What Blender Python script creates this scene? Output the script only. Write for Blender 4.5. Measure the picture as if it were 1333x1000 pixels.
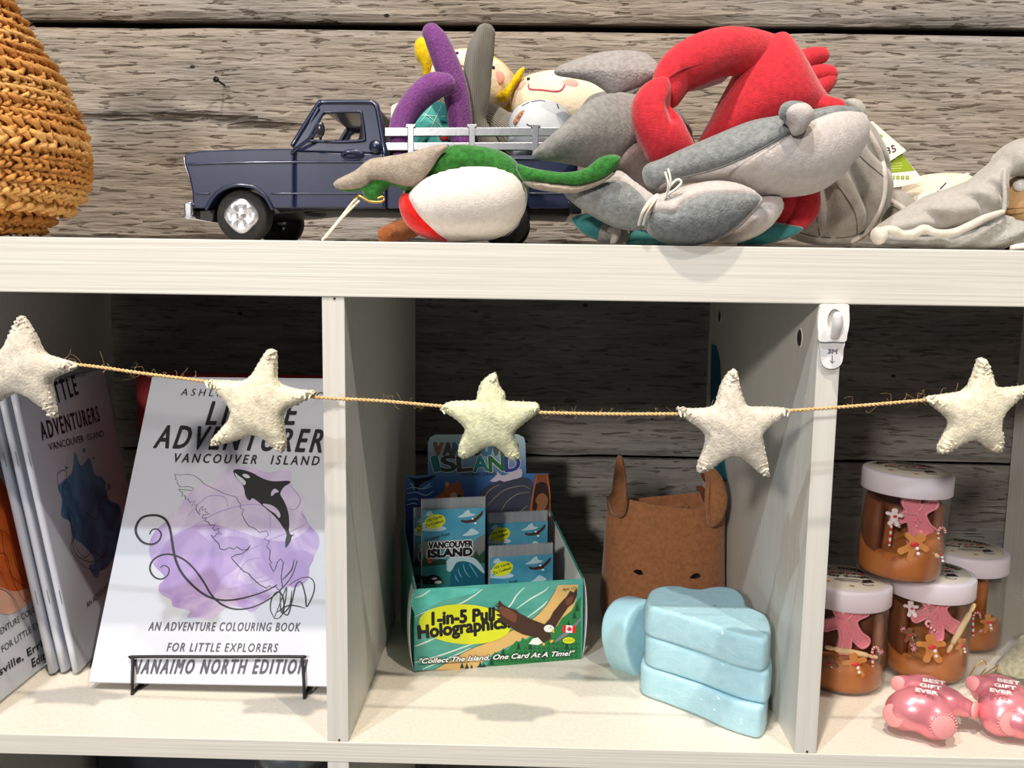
import bpy, bmesh, math, random
import numpy as np
from mathutils import Vector, Matrix, geometry
random.seed(7); rng = np.random.default_rng(7)
for o in list(bpy.data.objects): bpy.data.objects.remove(o)
S = bpy.context.scene; COL = S.collection
PI = math.pi
# ------------------------------------------------------------------ camera
CAM = np.array([0.1309, -0.6321, 0.3520]); PITCH, YAW, ROLL, FOC = 0.1276, -0.0206, 0.0141, 1181.2
_f = np.array([math.sin(YAW)*math.cos(PITCH), math.cos(YAW)*math.cos(PITCH), -math.sin(PITCH)])
_r = np.cross(_f, [0, 0, 1]); _r /= np.linalg.norm(_r); _u = np.cross(_r, _f)
RT = _r*math.cos(ROLL)+_u*math.sin(ROLL); UP = _u*math.cos(ROLL)-_r*math.sin(ROLL); FW = _f
cd = bpy.data.cameras.new('camera'); cam = bpy.data.objects.new('camera', cd); COL.objects.link(cam)
cam.matrix_world = Matrix(((RT[0], UP[0], -FW[0], CAM[0]), (RT[1], UP[1], -FW[1], CAM[1]), (RT[2], UP[2], -FW[2], CAM[2]), (0, 0, 0, 1)))
cd.sensor_width = 36; cd.lens = FOC/1333*36; cd.clip_start = .01
S.camera = cam
S.view_settings.view_transform = 'Standard'; S.view_settings.look = 'None'
S.view_settings.gamma = 1; S.view_settings.use_curve_mapping = False
S.view_settings.exposure = 0.0
# ------------------------------------------------------------------ world and shop lights
w = bpy.data.worlds.new('shop'); S.world = w; w.use_nodes = True
w.node_tree.nodes['Background'].inputs[0].default_value = (.86, .93, 1, 1)
w.node_tree.nodes['Background'].inputs[1].default_value = 0.12
def lamp(name, pos, target, power, size, col, spot=None):
    if spot:
        l = bpy.data.lights.new(name, 'SPOT'); l.spot_size = spot; l.spot_blend = .6; l.shadow_soft_size = size
    else:
        l = bpy.data.lights.new(name, 'AREA'); l.size = size; l.shape = 'DISK'
    l.energy = power; l.color = col
    o = bpy.data.objects.new(name, l); COL.objects.link(o); o.location = pos
    o.rotation_euler = (Vector(target)-Vector(pos)).to_track_quat('-Z', 'Y').to_euler()
lamp('track_spot', (-.02, -.72, 2.45), (.15, .05, .2), 43, .05, (1, .87, .72))
lamp('track_spot', (-.9, -1.45, 2.5), (.2, .0, .2), 33, .06, (.84, .92, 1))
lamp('track_spot', (1.0, -1.2, 2.5), (.2, .1, .3), 30, .05, (1, .9, .78))
lamp('ceiling_panel', (-1.1, -3.2, 1.5), (.15, .1, .25), 80, .28, (1, .93, .85))
# ------------------------------------------------------------------ helpers
def ray(px, py): return FW+RT*(px-666.5)/FOC-UP*(py-500)/FOC
def at(px, py, Y):
    r = ray(px, py); return CAM+r*(Y-CAM[1])/r[1]
def az(px, py, Z):
    r = ray(px, py); return CAM+r*(Z-CAM[2])/r[2]
def onp(px, py, P, n):
    r = ray(px, py); n = np.array(n); return CAM+r*(((np.array(P)-CAM)@n)/(r@n))
def xz(pts, Y): return [(lambda a: (a[0], a[2]))(at(x, y, Y)) for x, y in pts]
def crop(x0, y0, s):
    return lambda pts: [(x0+x/s, y0+y/s) for x, y in pts]

MATS = {}
def new_mat(name):
    m = bpy.data.materials.new(name); m.use_nodes = True; nt = m.node_tree
    return m, nt, nt.nodes['Principled BSDF'], nt.nodes.new('ShaderNodeTexCoord')
def srgb(c): return tuple(((v/255)/12.92 if v/255 <= .04045 else ((v/255+.055)/1.055)**2.4) for v in c)+(1,)
def mat(name, c, rough=.6, c2=None, ns=60, stretch=(1, 1, 1), bump=0, bs=None, metal=0, coat=0, sheen=0, spec=.5, trans=0, ior=1.45, sss=0, det=4, ramp=(.35, .65)):
    """c, c2 sRGB 0-255"""
    if name in MATS: return MATS[name]
    m, nt, b, tc = new_mat(name)
    b.inputs['Base Color'].default_value = srgb(c); b.inputs['Roughness'].default_value = rough
    b.inputs['Metallic'].default_value = metal; b.inputs['Coat Weight'].default_value = coat; b.inputs['Coat Roughness'].default_value = .08
    b.inputs['Sheen Weight'].default_value = sheen; b.inputs['Sheen Roughness'].default_value = .4
    b.inputs['Specular IOR Level'].default_value = spec; b.inputs['Transmission Weight'].default_value = trans; b.inputs['IOR'].default_value = ior
    b.inputs['Subsurface Weight'].default_value = sss; b.inputs['Subsurface Radius'].default_value = (.01, .006, .004)
    mp = nt.nodes.new('ShaderNodeMapping'); mp.inputs['Scale'].default_value = stretch
    nt.links.new(tc.outputs['Object'], mp.inputs['Vector'])
    if c2:
        n = nt.nodes.new('ShaderNodeTexNoise'); n.inputs['Scale'].default_value = ns; n.inputs['Detail'].default_value = det
        nt.links.new(mp.outputs[0], n.inputs['Vector'])
        r = nt.nodes.new('ShaderNodeValToRGB'); r.color_ramp.elements[0].color = srgb(c); r.color_ramp.elements[1].color = srgb(c2)
        r.color_ramp.elements[0].position, r.color_ramp.elements[1].position = ramp
        nt.links.new(n.outputs['Fac'], r.inputs[0]); nt.links.new(r.outputs[0], b.inputs['Base Color'])
    if bump:
        n2 = nt.nodes.new('ShaderNodeTexNoise'); n2.inputs['Scale'].default_value = bs or ns; n2.inputs['Detail'].default_value = 5
        nt.links.new(mp.outputs[0], n2.inputs['Vector'])
        bp = nt.nodes.new('ShaderNodeBump'); bp.inputs['Strength'].default_value = 1; bp.inputs['Distance'].default_value = bump
        nt.links.new(n2.outputs['Fac'], bp.inputs['Height']); nt.links.new(bp.outputs[0], b.inputs['Normal'])
    MATS[name] = m; return m
def plush(name, c, k=.86, b=.0016, bs=520):
    b *= .42; bs *= 1.5
    return mat(name, c, .95, tuple(v*k for v in c), 260, bump=b, bs=bs, sheen=.35, spec=.1)
def ink(name, c, rough=.45): return mat(name, c, rough)

def link(o, parent=None):
    COL.objects.link(o)
    if parent: o.parent = parent
    return o
def tag(o, label=None, cat=None, group=None, kind=None):
    if label: o['label'] = label
    if cat: o['category'] = cat
    if group: o['group'] = group
    if kind: o['kind'] = kind
    return o
def thing(name, loc, label, cat, group=None):
    o = bpy.data.objects.new(name, None); o.location = loc; o.empty_display_size = .02
    return tag(link(o), label, cat, group)
def rootloc(p):
    while p is not None and p.parent: p = p.parent
    return Vector(p.location) if p is not None else Vector((0, 0, 0))
def mk(name, verts, faces, m, parent=None, smooth=True, kind=None, label=None, bevel=0, seg=2, mats=None, fm=None, uv=None):
    """verts in world coordinates (relative to where the root stands now)"""
    L = rootloc(parent)
    me = bpy.data.meshes.new(name)
    me.from_pydata([(v[0]-L.x, v[1]-L.y, v[2]-L.z) for v in verts], [], [tuple(int(i) for i in f) for f in faces])
    for mm in (mats or [m]): me.materials.append(mm)
    if smooth: me.polygons.foreach_set('use_smooth', [True]*len(me.polygons))
    if fm is not None: me.polygons.foreach_set('material_index', fm)
    me.update()
    bm = bmesh.new(); bm.from_mesh(me); bmesh.ops.recalc_face_normals(bm, faces=bm.faces) if not uv else None; bm.to_mesh(me); bm.free()
    o = bpy.data.objects.new(name, me); link(o, parent)
    if bevel:
        b = o.modifiers.new('bevel', 'BEVEL'); b.width = bevel; b.segments = seg; b.limit_method = 'ANGLE'; b.angle_limit = .6
        if smooth: me.polygons.foreach_set('use_smooth', [True]*len(me.polygons)); b.harden_normals = True
    if kind: o['kind'] = kind
    if label: o['label'] = label
    return o
class MB:
    def __init__(s): s.v = []; s.f = []
    def add(s, v, f):
        n = len(s.v); s.v += [tuple(p) for p in v]; s.f += [tuple(i+n for i in q) for q in f]; return s
    def box(s, a, b, M=None):
        v = [(x, y, z) for x in (a[0], b[0]) for y in (a[1], b[1]) for z in (a[2], b[2])]
        if M is not None: v = [tuple(M @ Vector(p)) for p in v]
        return s.add(v, [(0, 1, 3, 2), (4, 6, 7, 5), (0, 4, 5, 1), (2, 3, 7, 6), (0, 2, 6, 4), (1, 5, 7, 3)])
    def mk(s, name, m, parent=None, **k): return mk(name, s.v, s.f, m, parent, **k)
def box(name, a, b, m, parent=None, bevel=.001, **k): return MB().box(a, b).mk(name, m, parent, bevel=bevel, smooth=False, **k)
def cr(pts, n, closed=False):
    """Catmull-Rom through pts (any dimension), n samples a span"""
    P = np.array(pts, float); N = len(P); out = []
    for i in range(N if closed else N-1):
        if closed: p0, p1, p2, p3 = P[(i-1) % N], P[i], P[(i+1) % N], P[(i+2) % N]
        else: p0, p1, p2, p3 = P[max(i-1, 0)], P[i], P[i+1], P[min(i+2, N-1)]
        for t in np.arange(n)/n:
            out.append(.5*((2*p1)+(-p0+p2)*t+(2*p0-5*p1+4*p2-p3)*t*t+(-p0+3*p1-3*p2+p3)*t**3))
    if not closed: out.append(P[-1])
    return np.array(out)
def tube_geo(pts, radii, ring=12, n=4, flat=1, cap=True, upv=(0, 1, 0), wob=0):
    """tapered tube along a smooth path; radii per point; flat squashes along upv"""
    D = np.array([list(p)+[r] for p, r in zip(pts, radii)]); D = cr(D, n) if n > 1 else D
    P, R = D[:, :3], np.maximum(D[:, 3], 1e-5)
    T = np.gradient(P, axis=0); T /= np.linalg.norm(T, axis=1)[:, None]+1e-12
    if cap:
        k = 4; pre = [(P[0]-T[0]*R[0]*math.sin(a), R[0]*math.cos(a)) for a in np.linspace(PI/2*.96, 0, k+1)[:-1]]
        post = [(P[-1]+T[-1]*R[-1]*math.sin(a), R[-1]*math.cos(a)) for a in np.linspace(0, PI/2*.96, k+1)[1:]]
        P = np.vstack([[p for p, _ in pre], P, [p for p, _ in post]]); R = np.concatenate([[r for _, r in pre], R, [r for _, r in post]])
        T = np.vstack([[T[0]]*k, T, [T[-1]]*k])
    u = np.array(upv, float); V = []; 
    for p, r, t in zip(P, R, T):
        a = np.cross(t, u); la = np.linalg.norm(a)
        if la < 1e-4: a = np.cross(t, (1, 0, .1)); la = np.linalg.norm(a)
        a /= la; b = np.cross(a, t)
        for j in range(ring):
            th = 2*PI*j/ring; V.append(p+a*r*math.cos(th)+b*r*flat*math.sin(th))
    n_ = len(P); F = [(i*ring+j, i*ring+(j+1) % ring, (i+1)*ring+(j+1) % ring, (i+1)*ring+j) for i in range(n_-1) for j in range(ring)]
    F.append(tuple(range(ring))); F.append(tuple(reversed(range((n_-1)*ring, n_*ring))))
    return V, F
def tube(name, pts, radii, m, parent=None, ring=12, n=4, flat=1, cap=True, upv=(0, 1, 0), **k):
    if not hasattr(radii, '__len__'): radii = [radii]*len(pts)
    V, F = tube_geo(pts, radii, ring, n, flat, cap, upv)
    return mk(name, V, F, m, parent, **k)
def lathe_geo(prof, c, ring=48, axis='z', M=None):
    V = []
    for r, h in prof:
        for j in range(ring):
            t = 2*PI*j/ring; p = (r*math.cos(t), r*math.sin(t), h)
            if axis == 'y': p = (p[0], p[2], p[1])
            if M is not None: p = tuple(M @ Vector(p))
            V.append((p[0]+c[0], p[1]+c[1], p[2]+c[2]))
    n = len(prof); F = [(i*ring+j, i*ring+(j+1) % ring, (i+1)*ring+(j+1) % ring, (i+1)*ring+j) for i in range(n-1) for j in range(ring)]
    if prof[0][0] < 1e-3: pass
    return V, F
def lathe(name, prof, c, m, parent=None, ring=48, axis='z', M=None, **k):
    V, F = lathe_geo(prof, c, ring, axis, M); return mk(name, V, F, m, parent, **k)
def sph_geo(c, r, n=10, m_=16, sc=(1, 1, 1), M=None):
    V = []; F = []
    for i in range(n+1):
        a = PI*i/n
        for j in range(m_):
            b = 2*PI*j/m_; p = Vector((r*sc[0]*math.sin(a)*math.cos(b), r*sc[1]*math.sin(a)*math.sin(b), r*sc[2]*math.cos(a)))
            if M is not None: p = M @ p
            V.append((p.x+c[0], p.y+c[1], p.z+c[2]))
    F = [(i*m_+j, i*m_+(j+1) % m_, (i+1)*m_+(j+1) % m_, (i+1)*m_+j) for i in range(n) for j in range(m_)]
    return V, F
def ball(name, c, r, m, parent=None, sc=(1, 1, 1), M=None, n=12, mm=20, **k):
    V, F = sph_geo(c, r, n, mm, sc, M); return mk(name, V, F, m, parent, **k)
def prism(name, outline, y0, y1, m, parent=None, bevel=.001, hole=None, frame=None, smooth=False, **k):
    """outline [(x,z)] extruded from y0 to y1 (frame: function (x,y,z)->world)"""
    V2 = [Vector(p) for p in outline]; E = [(i, (i+1) % len(V2)) for i in range(len(V2))]
    hl = 0
    if hole:
        n = len(V2); V2 += [Vector(p) for p in hole]; hl = len(hole); E += [(n+i, n+(i+1) % hl) for i in range(hl)]
    r = geometry.delaunay_2d_cdt(V2, E, [], 1 if not hole else 0, 1e-7)
    vv, ff = r[0], r[2]
    def inside(p, poly):
        c = False; j = len(poly)-1
        for i in range(len(poly)):
            if (poly[i][1] > p[1]) != (poly[j][1] > p[1]) and p[0] < (poly[j][0]-poly[i][0])*(p[1]-poly[i][1])/(poly[j][1]-poly[i][1])+poly[i][0]: c = not c
            j = i
        return c
    F = []
    for f in ff:
        cx = sum(vv[i][0] for i in f)/len(f), sum(vv[i][1] for i in f)/len(f)
        if inside(cx, outline) and not (hole and inside(cx, hole)): F.append(f)
    bm = bmesh.new(); bv = [bm.verts.new((v[0], y0, v[1])) for v in vv]
    for f in F:
        try: bm.faces.new([bv[i] for i in f])
        except ValueError: pass
    bmesh.ops.dissolve_limit(bm, angle_limit=.01, verts=bm.verts, edges=bm.edges)
    g = bmesh.ops.extrude_face_region(bm, geom=bm.faces[:])
    for v in [e for e in g['geom'] if isinstance(e, bmesh.types.BMVert)]: v.co.y = y1
    loose = [v for v in bm.verts if not v.link_faces]; bmesh.ops.delete(bm, geom=loose, context='VERTS')
    bmesh.ops.recalc_face_normals(bm, faces=bm.faces)
    bm.verts.index_update()
    V = [tuple(v.co) for v in bm.verts]; Fc = [[v.index for v in f.verts] for f in bm.faces]; bm.free()
    if frame: V = [tuple(frame(*p)) for p in V]
    return mk(name, V, Fc, m, parent, smooth=smooth, bevel=bevel, **k)
def inpoly(x, y, poly):
    poly = np.asarray(poly); c = np.zeros(np.shape(x), bool); j = len(poly)-1
    for i in range(len(poly)):
        xi, yi = poly[i]; xj, yj = poly[j]
        if yi != yj: c ^= ((yi > y) != (yj > y)) & (x < (xj-xi)*(y-yi)/(yj-yi)+xi)
        j = i
    return c
def dist_poly(x, y, line):
    d = np.full(np.shape(x), 9.)
    for (ax, ay), (bx, by) in zip(line[:-1], line[1:]):
        L = (bx-ax)**2+(by-ay)**2+1e-12; t = np.clip(((x-ax)*(bx-ax)+(y-ay)*(by-ay))/L, 0, 1)
        d = np.minimum(d, np.hypot(x-ax-t*(bx-ax), y-ay-t*(by-ay)))
    return d
def pillow(root, base, outline, Y, thick, regions=(), grooves=(), gd=.45, gw=.004, N=44, sm=5, back=1., yoff=None, px=True, wr=0, frame=None, power=.5, seed=0):
    """stuffed shape: outline (pixels at depth Y, or metres) blown up to a real thickness.
    base = (name, material); regions = [(name, material, polygon)] become their own parts."""
    cv = (lambda q: xz(q, Y)) if px else (lambda q: q)
    O = cr(cv(outline), sm, True); mn, mx = O.min(0), O.max(0); h = max(mx-mn)/N
    nx, ny = [int(math.ceil(v/h))+5 for v in (mx-mn)]
    gx = mn[0]-2*h+h*np.arange(nx); gy = mn[1]-2*h+h*np.arange(ny); X, Yg = np.meshgrid(gx, gy, indexing='ij')
    ins = inpoly(X, Yg, O); U = np.zeros_like(X)
    for _ in range(int(N*10)):
        U[1:-1, 1:-1] = np.where(ins[1:-1, 1:-1], (U[:-2, 1:-1]+U[2:, 1:-1]+U[1:-1, :-2]+U[1:-1, 2:]+h*h)/4, 0)
    H = np.power(np.maximum(U, 0), power); H *= thick/2/H.max()
    regs = [(nm, mt, cr(cv(pl), 4, True)) for nm, mt, pl in regions]
    gl = [cr(cv(g), 6) for g in grooves]
    db = dist_poly(X, Yg, np.vstack([O, O[:1]]))
    pts = [Vector(p) for p in O]; E = [(i, (i+1) % len(O)) for i in range(len(O))]
    for _, _, pl in regs:
        # only the stretch of the seam that lies inside the outline
        ok = inpoly(pl[:, 0], pl[:, 1], O); k0 = len(pts); idx = {}
        for i, p in enumerate(pl):
            if ok[i]: idx[i] = len(pts); pts.append(Vector(p))
        E += [(idx[i], idx[(i+1) % len(pl)]) for i in idx if (i+1) % len(pl) in idx]
    sel = ins & (db > h*.7); pts += [Vector(p) for p in zip(X[sel], Yg[sel])]
    r = geometry.delaunay_2d_cdt(pts, E, [], 0, h*.05); vv = np.array([list(v) for v in r[0]]); ff = np.array([f for f in r[2] if len(f) == 3])
    cen = vv[ff].mean(1); ff = ff[inpoly(cen[:, 0], cen[:, 1], O)]; cen = vv[ff].mean(1)
    fi = np.clip((vv[:, 0]-gx[0])/h, 0, nx-1.001); fj = np.clip((vv[:, 1]-gy[0])/h, 0, ny-1.001); i0 = fi.astype(int); j0 = fj.astype(int); a = fi-i0; b = fj-j0
    Hv = H[i0, j0]*(1-a)*(1-b)+H[i0+1, j0]*a*(1-b)+H[i0, j0+1]*(1-a)*b+H[i0+1, j0+1]*a*b
    for g in gl: Hv *= 1-gd*np.exp(-(dist_poly(vv[:, 0], vv[:, 1], g)/gw)**2)
    for _, _, pl in regs: Hv *= 1-.12*np.exp(-(dist_poly(vv[:, 0], vv[:, 1], np.vstack([pl, pl[:1]]))/.0018)**2)
    if wr:
        s = 90+seed; Hv *= 1+wr*(np.sin(vv[:, 0]*s*1.3+3*np.sin(vv[:, 1]*s))+np.sin(vv[:, 1]*s*1.7+2*np.sin(vv[:, 0]*s*.8)))
    bnd = dist_poly(vv[:, 0], vv[:, 1], np.vstack([O, O[:1]])) < h*.02
    Hv[bnd] = 0
    y0 = 0 if yoff is None else np.array([yoff(p[0], p[1]) for p in vv])
    n = len(vv); fr = np.column_stack([vv[:, 0], Y-Hv+y0, vv[:, 1]]); bk = np.column_stack([vv[:, 0], Y+Hv*back+y0, vv[:, 1]])
    bidx = np.where(bnd, np.arange(n), np.arange(n)+n); V = np.vstack([fr, bk])
    lab = np.full(len(ff), -1)
    for k, (_, _, pl) in enumerate(regs): lab[inpoly(cen[:, 0], cen[:, 1], pl)] = k
    if frame: V = np.array([list(frame(*p)) for p in V])
    objs = {}
    for k in range(-1, len(regs)):
        s = lab == k
        if not s.any(): continue
        F = np.vstack([ff[s], bidx[ff[s]][:, ::-1]])
        u, inv = np.unique(F, return_inverse=True); F2 = inv.reshape(F.shape)
        nm, mt = (base if k < 0 else regs[k][:2])
        objs[nm] = mk(nm, V[u], F2.tolist(), mt, root)
    return objs
from mathutils.bvhtree import BVHTree
def hit(root, px, py, lift=.0, names=None):
    """the point of a thing's own surface seen at a photo pixel, to sew eyes and mouths on"""
    best = None; L = rootloc(root); d = Vector(ray(px, py)).normalized(); o = Vector(CAM)
    for c in root.children:
        if names and not c.name.startswith(names): continue
        t = BVHTree.FromPolygons([v.co+L for v in c.data.vertices], [tuple(p.vertices) for p in c.data.polygons]); h = t.ray_cast(o, d)
        if h[0] is not None and (best is None or h[3] < best[0]): best = (h[3], h[0])
    if best is None: return None
    return np.array(best[1]-d*lift)
def sewn(name, root, pts, rad, m, names=None, ring=6, lift=.0):
    q = [p for p in (hit(root, x, y, lift, names) for x, y in pts) if p is not None]
    return tube(name, q, rad, m, root, ring=ring)
# ---- flat print on a plane
class Print:
    """print on a plane: P origin, u right, v up, n outward (world). px=True takes photo pixels."""
    def __init__(s, P, u, v, parent, step=.000022):
        s.P = np.array(P, float); s.u = np.array(u, float)/np.linalg.norm(u); v = np.array(v, float); s.v = v/np.linalg.norm(v)
        s.n = np.cross(s.u, s.v); s.n /= np.linalg.norm(s.n); s.par = parent; s.k = 0; s.step = step
        if (CAM-s.P)@s.n < 0: s.n = -s.n
    def uv(s, px, py):
        q = onp(px, py, s.P, s.n)-s.P; return (q@s.u, q@s.v)
    def w(s, uvp, k): return s.P+s.u*uvp[0]+s.v*uvp[1]+s.n*(.00016+s.step*k)
    def poly(s, name, pts, m, px=True, smooth=0, k=None, holes=None):
        q = [s.uv(*p) for p in pts] if px else list(pts)
        if smooth: q = [tuple(a) for a in cr(q, smooth, True)]
        s.k += 1; k = s.k if k is None else k
        r = geometry.delaunay_2d_cdt([Vector(p) for p in q], [(i, (i+1) % len(q)) for i in range(len(q))], [], 1, 1e-7)
        vv, ff = r[0], r[2]; qa = np.array(q)
        F = [f for f in ff if inpoly(np.array([sum(vv[i][0] for i in f)/len(f)]), np.array([sum(vv[i][1] for i in f)/len(f)]), qa)[0]]
        return mk(name, [s.w(v, k) for v in vv], F, m, s.par, smooth=False)
    def ell(s, name, c, rx, ry, m, rot=0, px=True, n=28):
        c_, s_ = math.cos(rot), math.sin(rot)
        return s.poly(name, [(c[0]+rx*math.cos(t)*c_-ry*math.sin(t)*s_, c[1]+rx*math.cos(t)*s_+ry*math.sin(t)*c_) for t in [2*PI*i/n for i in range(n)]], m, px)
    def line(s, name, paths, wd, m, px=True, sm=5):
        """ribbons of width wd (metres) as one piece of print"""
        s.k += 1; V = []; F = []
        for p in paths:
            q = np.array([s.uv(*a) for a in p] if px else p); q = cr(q, sm) if sm > 1 else q
            t = np.gradient(q, axis=0); t /= np.linalg.norm(t, axis=1)[:, None]+1e-12; nn = np.column_stack([-t[:, 1], t[:, 0]])
            b = len(V); L = len(q)
            for i in range(L):
                ww = wd*.5*(1 if L < 4 else min(1, .45+1.6*min(i, L-1-i)/L))
                V.append(s.w(q[i]+nn[i]*ww, s.k)); V.append(s.w(q[i]-nn[i]*ww, s.k))
            F += [(b+2*i, b+2*i+1, b+2*i+3, b+2*i+2) for i in range(L-1)]
        return mk(name, V, F, m, s.par, smooth=False)
    def text(s, txt, a, b, hgt, m, px=True, name='lettering', shear=0, bold=0, outline=None, ow=.0006, sp=1):
        """baseline from a to b, cap height hgt (pixels when px) """
        A = np.array(s.uv(*a) if px else a); B = np.array(s.uv(*b) if px else b)
        if px:
            hh = np.linalg.norm(np.array(s.uv(a[0], a[1]-hgt))-A)
        else: hh = hgt
        c = bpy.data.curves.new('t', 'FONT'); c.body = txt; c.size = 1; c.shear = shear; c.resolution_u = 3; c.space_character = sp
        o = bpy.data.objects.new('t', c); COL.objects.link(o); dg = bpy.context.evaluated_depsgraph_get(); dg.update()
        me = bpy.data.meshes.new_from_object(o.evaluated_get(dg)); bpy.data.objects.remove(o)
        co = np.array([v.co[:2] for v in me.vertices]); F = [list(p.vertices) for p in me.polygons]; bpy.data.meshes.remove(me)
        if not len(co): return
        x0, x1 = co[:, 0].min(), co[:, 0].max(); d = B-A; L = np.linalg.norm(d); d = d/L; e = np.array([-d[1], d[0]])
        q = A+np.outer((co[:, 0]-x0)/(x1-x0)*L, d)+np.outer(co[:, 1]/.7*hh, e)
        def stroke(rad, mm, nm):
            s.k += 1; V = []; FF = []; offs = [(0., 0.)]+([(rad*math.cos(t), rad*math.sin(t)) for t in np.linspace(0, 2*PI, 9)[:-1]] if rad > 0 else [])
            for i, of in enumerate(offs):
                b_ = len(V); V += [s.w(p+of, s.k+.04*i) for p in q]; FF += [[j+b_ for j in f] for f in F]
            return mk(nm, V, FF, mm, s.par, smooth=False)
        if outline: stroke(bold+ow, outline, 'lettering_outline')
        return stroke(bold, m, name)
# ------------------------------------------------------------------ materials
def barn_wood(name='weathered_wood', cols=((150, 137, 122), (161, 150, 138), (151, 147, 144)), flk=(190, 182, 174), flo=.25, bd=.003):
    m, nt, b, tc = new_mat(name); N = nt.nodes; Lk = nt.links.new
    def noise(sx, sz, det=5, dist=0., off=0):
        mp = N.new('ShaderNodeMapping'); mp.inputs['Scale'].default_value = (sx, sx, sz); mp.inputs['Location'].default_value = (off, off, off)
        Lk(tc.outputs['Object'], mp.inputs['Vector']); n = N.new('ShaderNodeTexNoise'); n.inputs['Scale'].default_value = 1
        n.inputs['Detail'].default_value = det; n.inputs['Distortion'].default_value = dist; Lk(mp.outputs[0], n.inputs['Vector']); return n
    def ramp(src, stops):
        r = N.new('ShaderNodeValToRGB'); e = r.color_ramp.elements
        while len(e) < len(stops): e.new(.5)
        for el, (p, c) in zip(e, stops): el.position = p; el.color = c if len(c) == 4 else srgb(c)
        Lk(src, r.inputs[0]); return r
    def mix(fac, a, c, mode='MIX'):
        x = N.new('ShaderNodeMix'); x.data_type = 'RGBA'; x.blend_type = mode
        if isinstance(fac, (int, float)): x.inputs[0].default_value = fac
        else: Lk(fac, x.inputs[0])
        Lk(a, x.inputs[6]); Lk(c, x.inputs[7]); return x.outputs[2]
    big = noise(2.2, 9, 3); fine = noise(14, 260, 6, .6, 3); flake = noise(30, 250, 3, .5, 9); mid = noise(7, 60, 5, .4, 5)
    base = ramp(big.outputs['Fac'], [(.3, cols[0]), (.5, cols[1]), (.7, cols[2])])
    tint = ramp(mid.outputs['Fac'], [(.3, (218, 218, 218)), (.7, (255, 255, 255))])
    c = mix(1., base.outputs[0], tint.outputs[0], 'MULTIPLY')
    gr = ramp(fine.outputs['Fac'], [(.3, (222, 219, 216)), (.6, (255, 255, 255))])
    c = mix(1., c, gr.outputs[0], 'MULTIPLY')
    mask = noise(9, 30, 3, .3, 21)
    cr_ = ramp(flake.outputs['Fac'], [(.375, flk), (.405, (255, 255, 255)), (.60, (255, 255, 255)), (.64, (225, 222, 218))])
    mk_ = ramp(mask.outputs['Fac'], [(.3, (flo, flo, flo, 1)), (.5, (1, 1, 1, 1))])
    c = mix(mk_.outputs[0], c, mix(1., c, cr_.outputs[0], 'MULTIPLY'))
    vo = N.new('ShaderNodeTexVoronoi'); mp = N.new('ShaderNodeMapping'); mp.inputs['Scale'].default_value = (17, 17, 26)
    Lk(tc.outputs['Object'], mp.inputs['Vector']); Lk(mp.outputs[0], vo.inputs['Vector']); vo.inputs['Scale'].default_value = 1
    sp = ramp(vo.outputs['Distance'], [(.045, (40, 32, 26)), (.06, (255, 255, 255))])
    c = mix(.9, c, mix(1., c, sp.outputs[0], 'MULTIPLY'))
    Lk(c, b.inputs['Base Color']); b.inputs['Roughness'].default_value = .85; b.inputs['Specular IOR Level'].default_value = .25
    h1 = N.new('ShaderNodeMath'); h1.operation = 'MULTIPLY_ADD'; Lk(fine.outputs['Fac'], h1.inputs[0]); h1.inputs[1].default_value = .55
    fl = ramp(flake.outputs['Fac'], [(.34, (0, 0, 0, 1)), (.41, (.8, .8, .8, 1)), (.62, (1, 1, 1, 1))]); Lk(fl.outputs[0], h1.inputs[2])
    bp = N.new('ShaderNodeBump'); bp.inputs['Distance'].default_value = bd; Lk(h1.outputs[0], bp.inputs['Height']); Lk(bp.outputs[0], b.inputs['Normal'])
    return m
M_WALL = barn_wood(); M_WALL2 = barn_wood('weathered_wood_grey', ((136, 130, 126), (146, 141, 137), (132, 132, 133)), (206, 202, 198), 0., .0018)
M_DARK = mat('gap_dark', (38, 27, 18), .9)
M_SH = mat('white_foil_grain', (220, 216, 207), .42, (212, 208, 199), 1, (6, 30, 420), bump=.0003, bs=1, det=3, ramp=(.4, .6), spec=.4)
M_SV = mat('white_foil_upright', (215, 212, 205), .42, (208, 205, 198), 1, (260, 260, 6), bump=.00025, bs=1, det=3, ramp=(.4, .6), spec=.4)
M_ST = mat('white_shelf_top', (226, 219, 206), .38, (216, 209, 196), 300, bump=.0001, bs=900, spec=.45)
M_HOLE = mat('dowel_hole', (45, 42, 38), .7)
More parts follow.
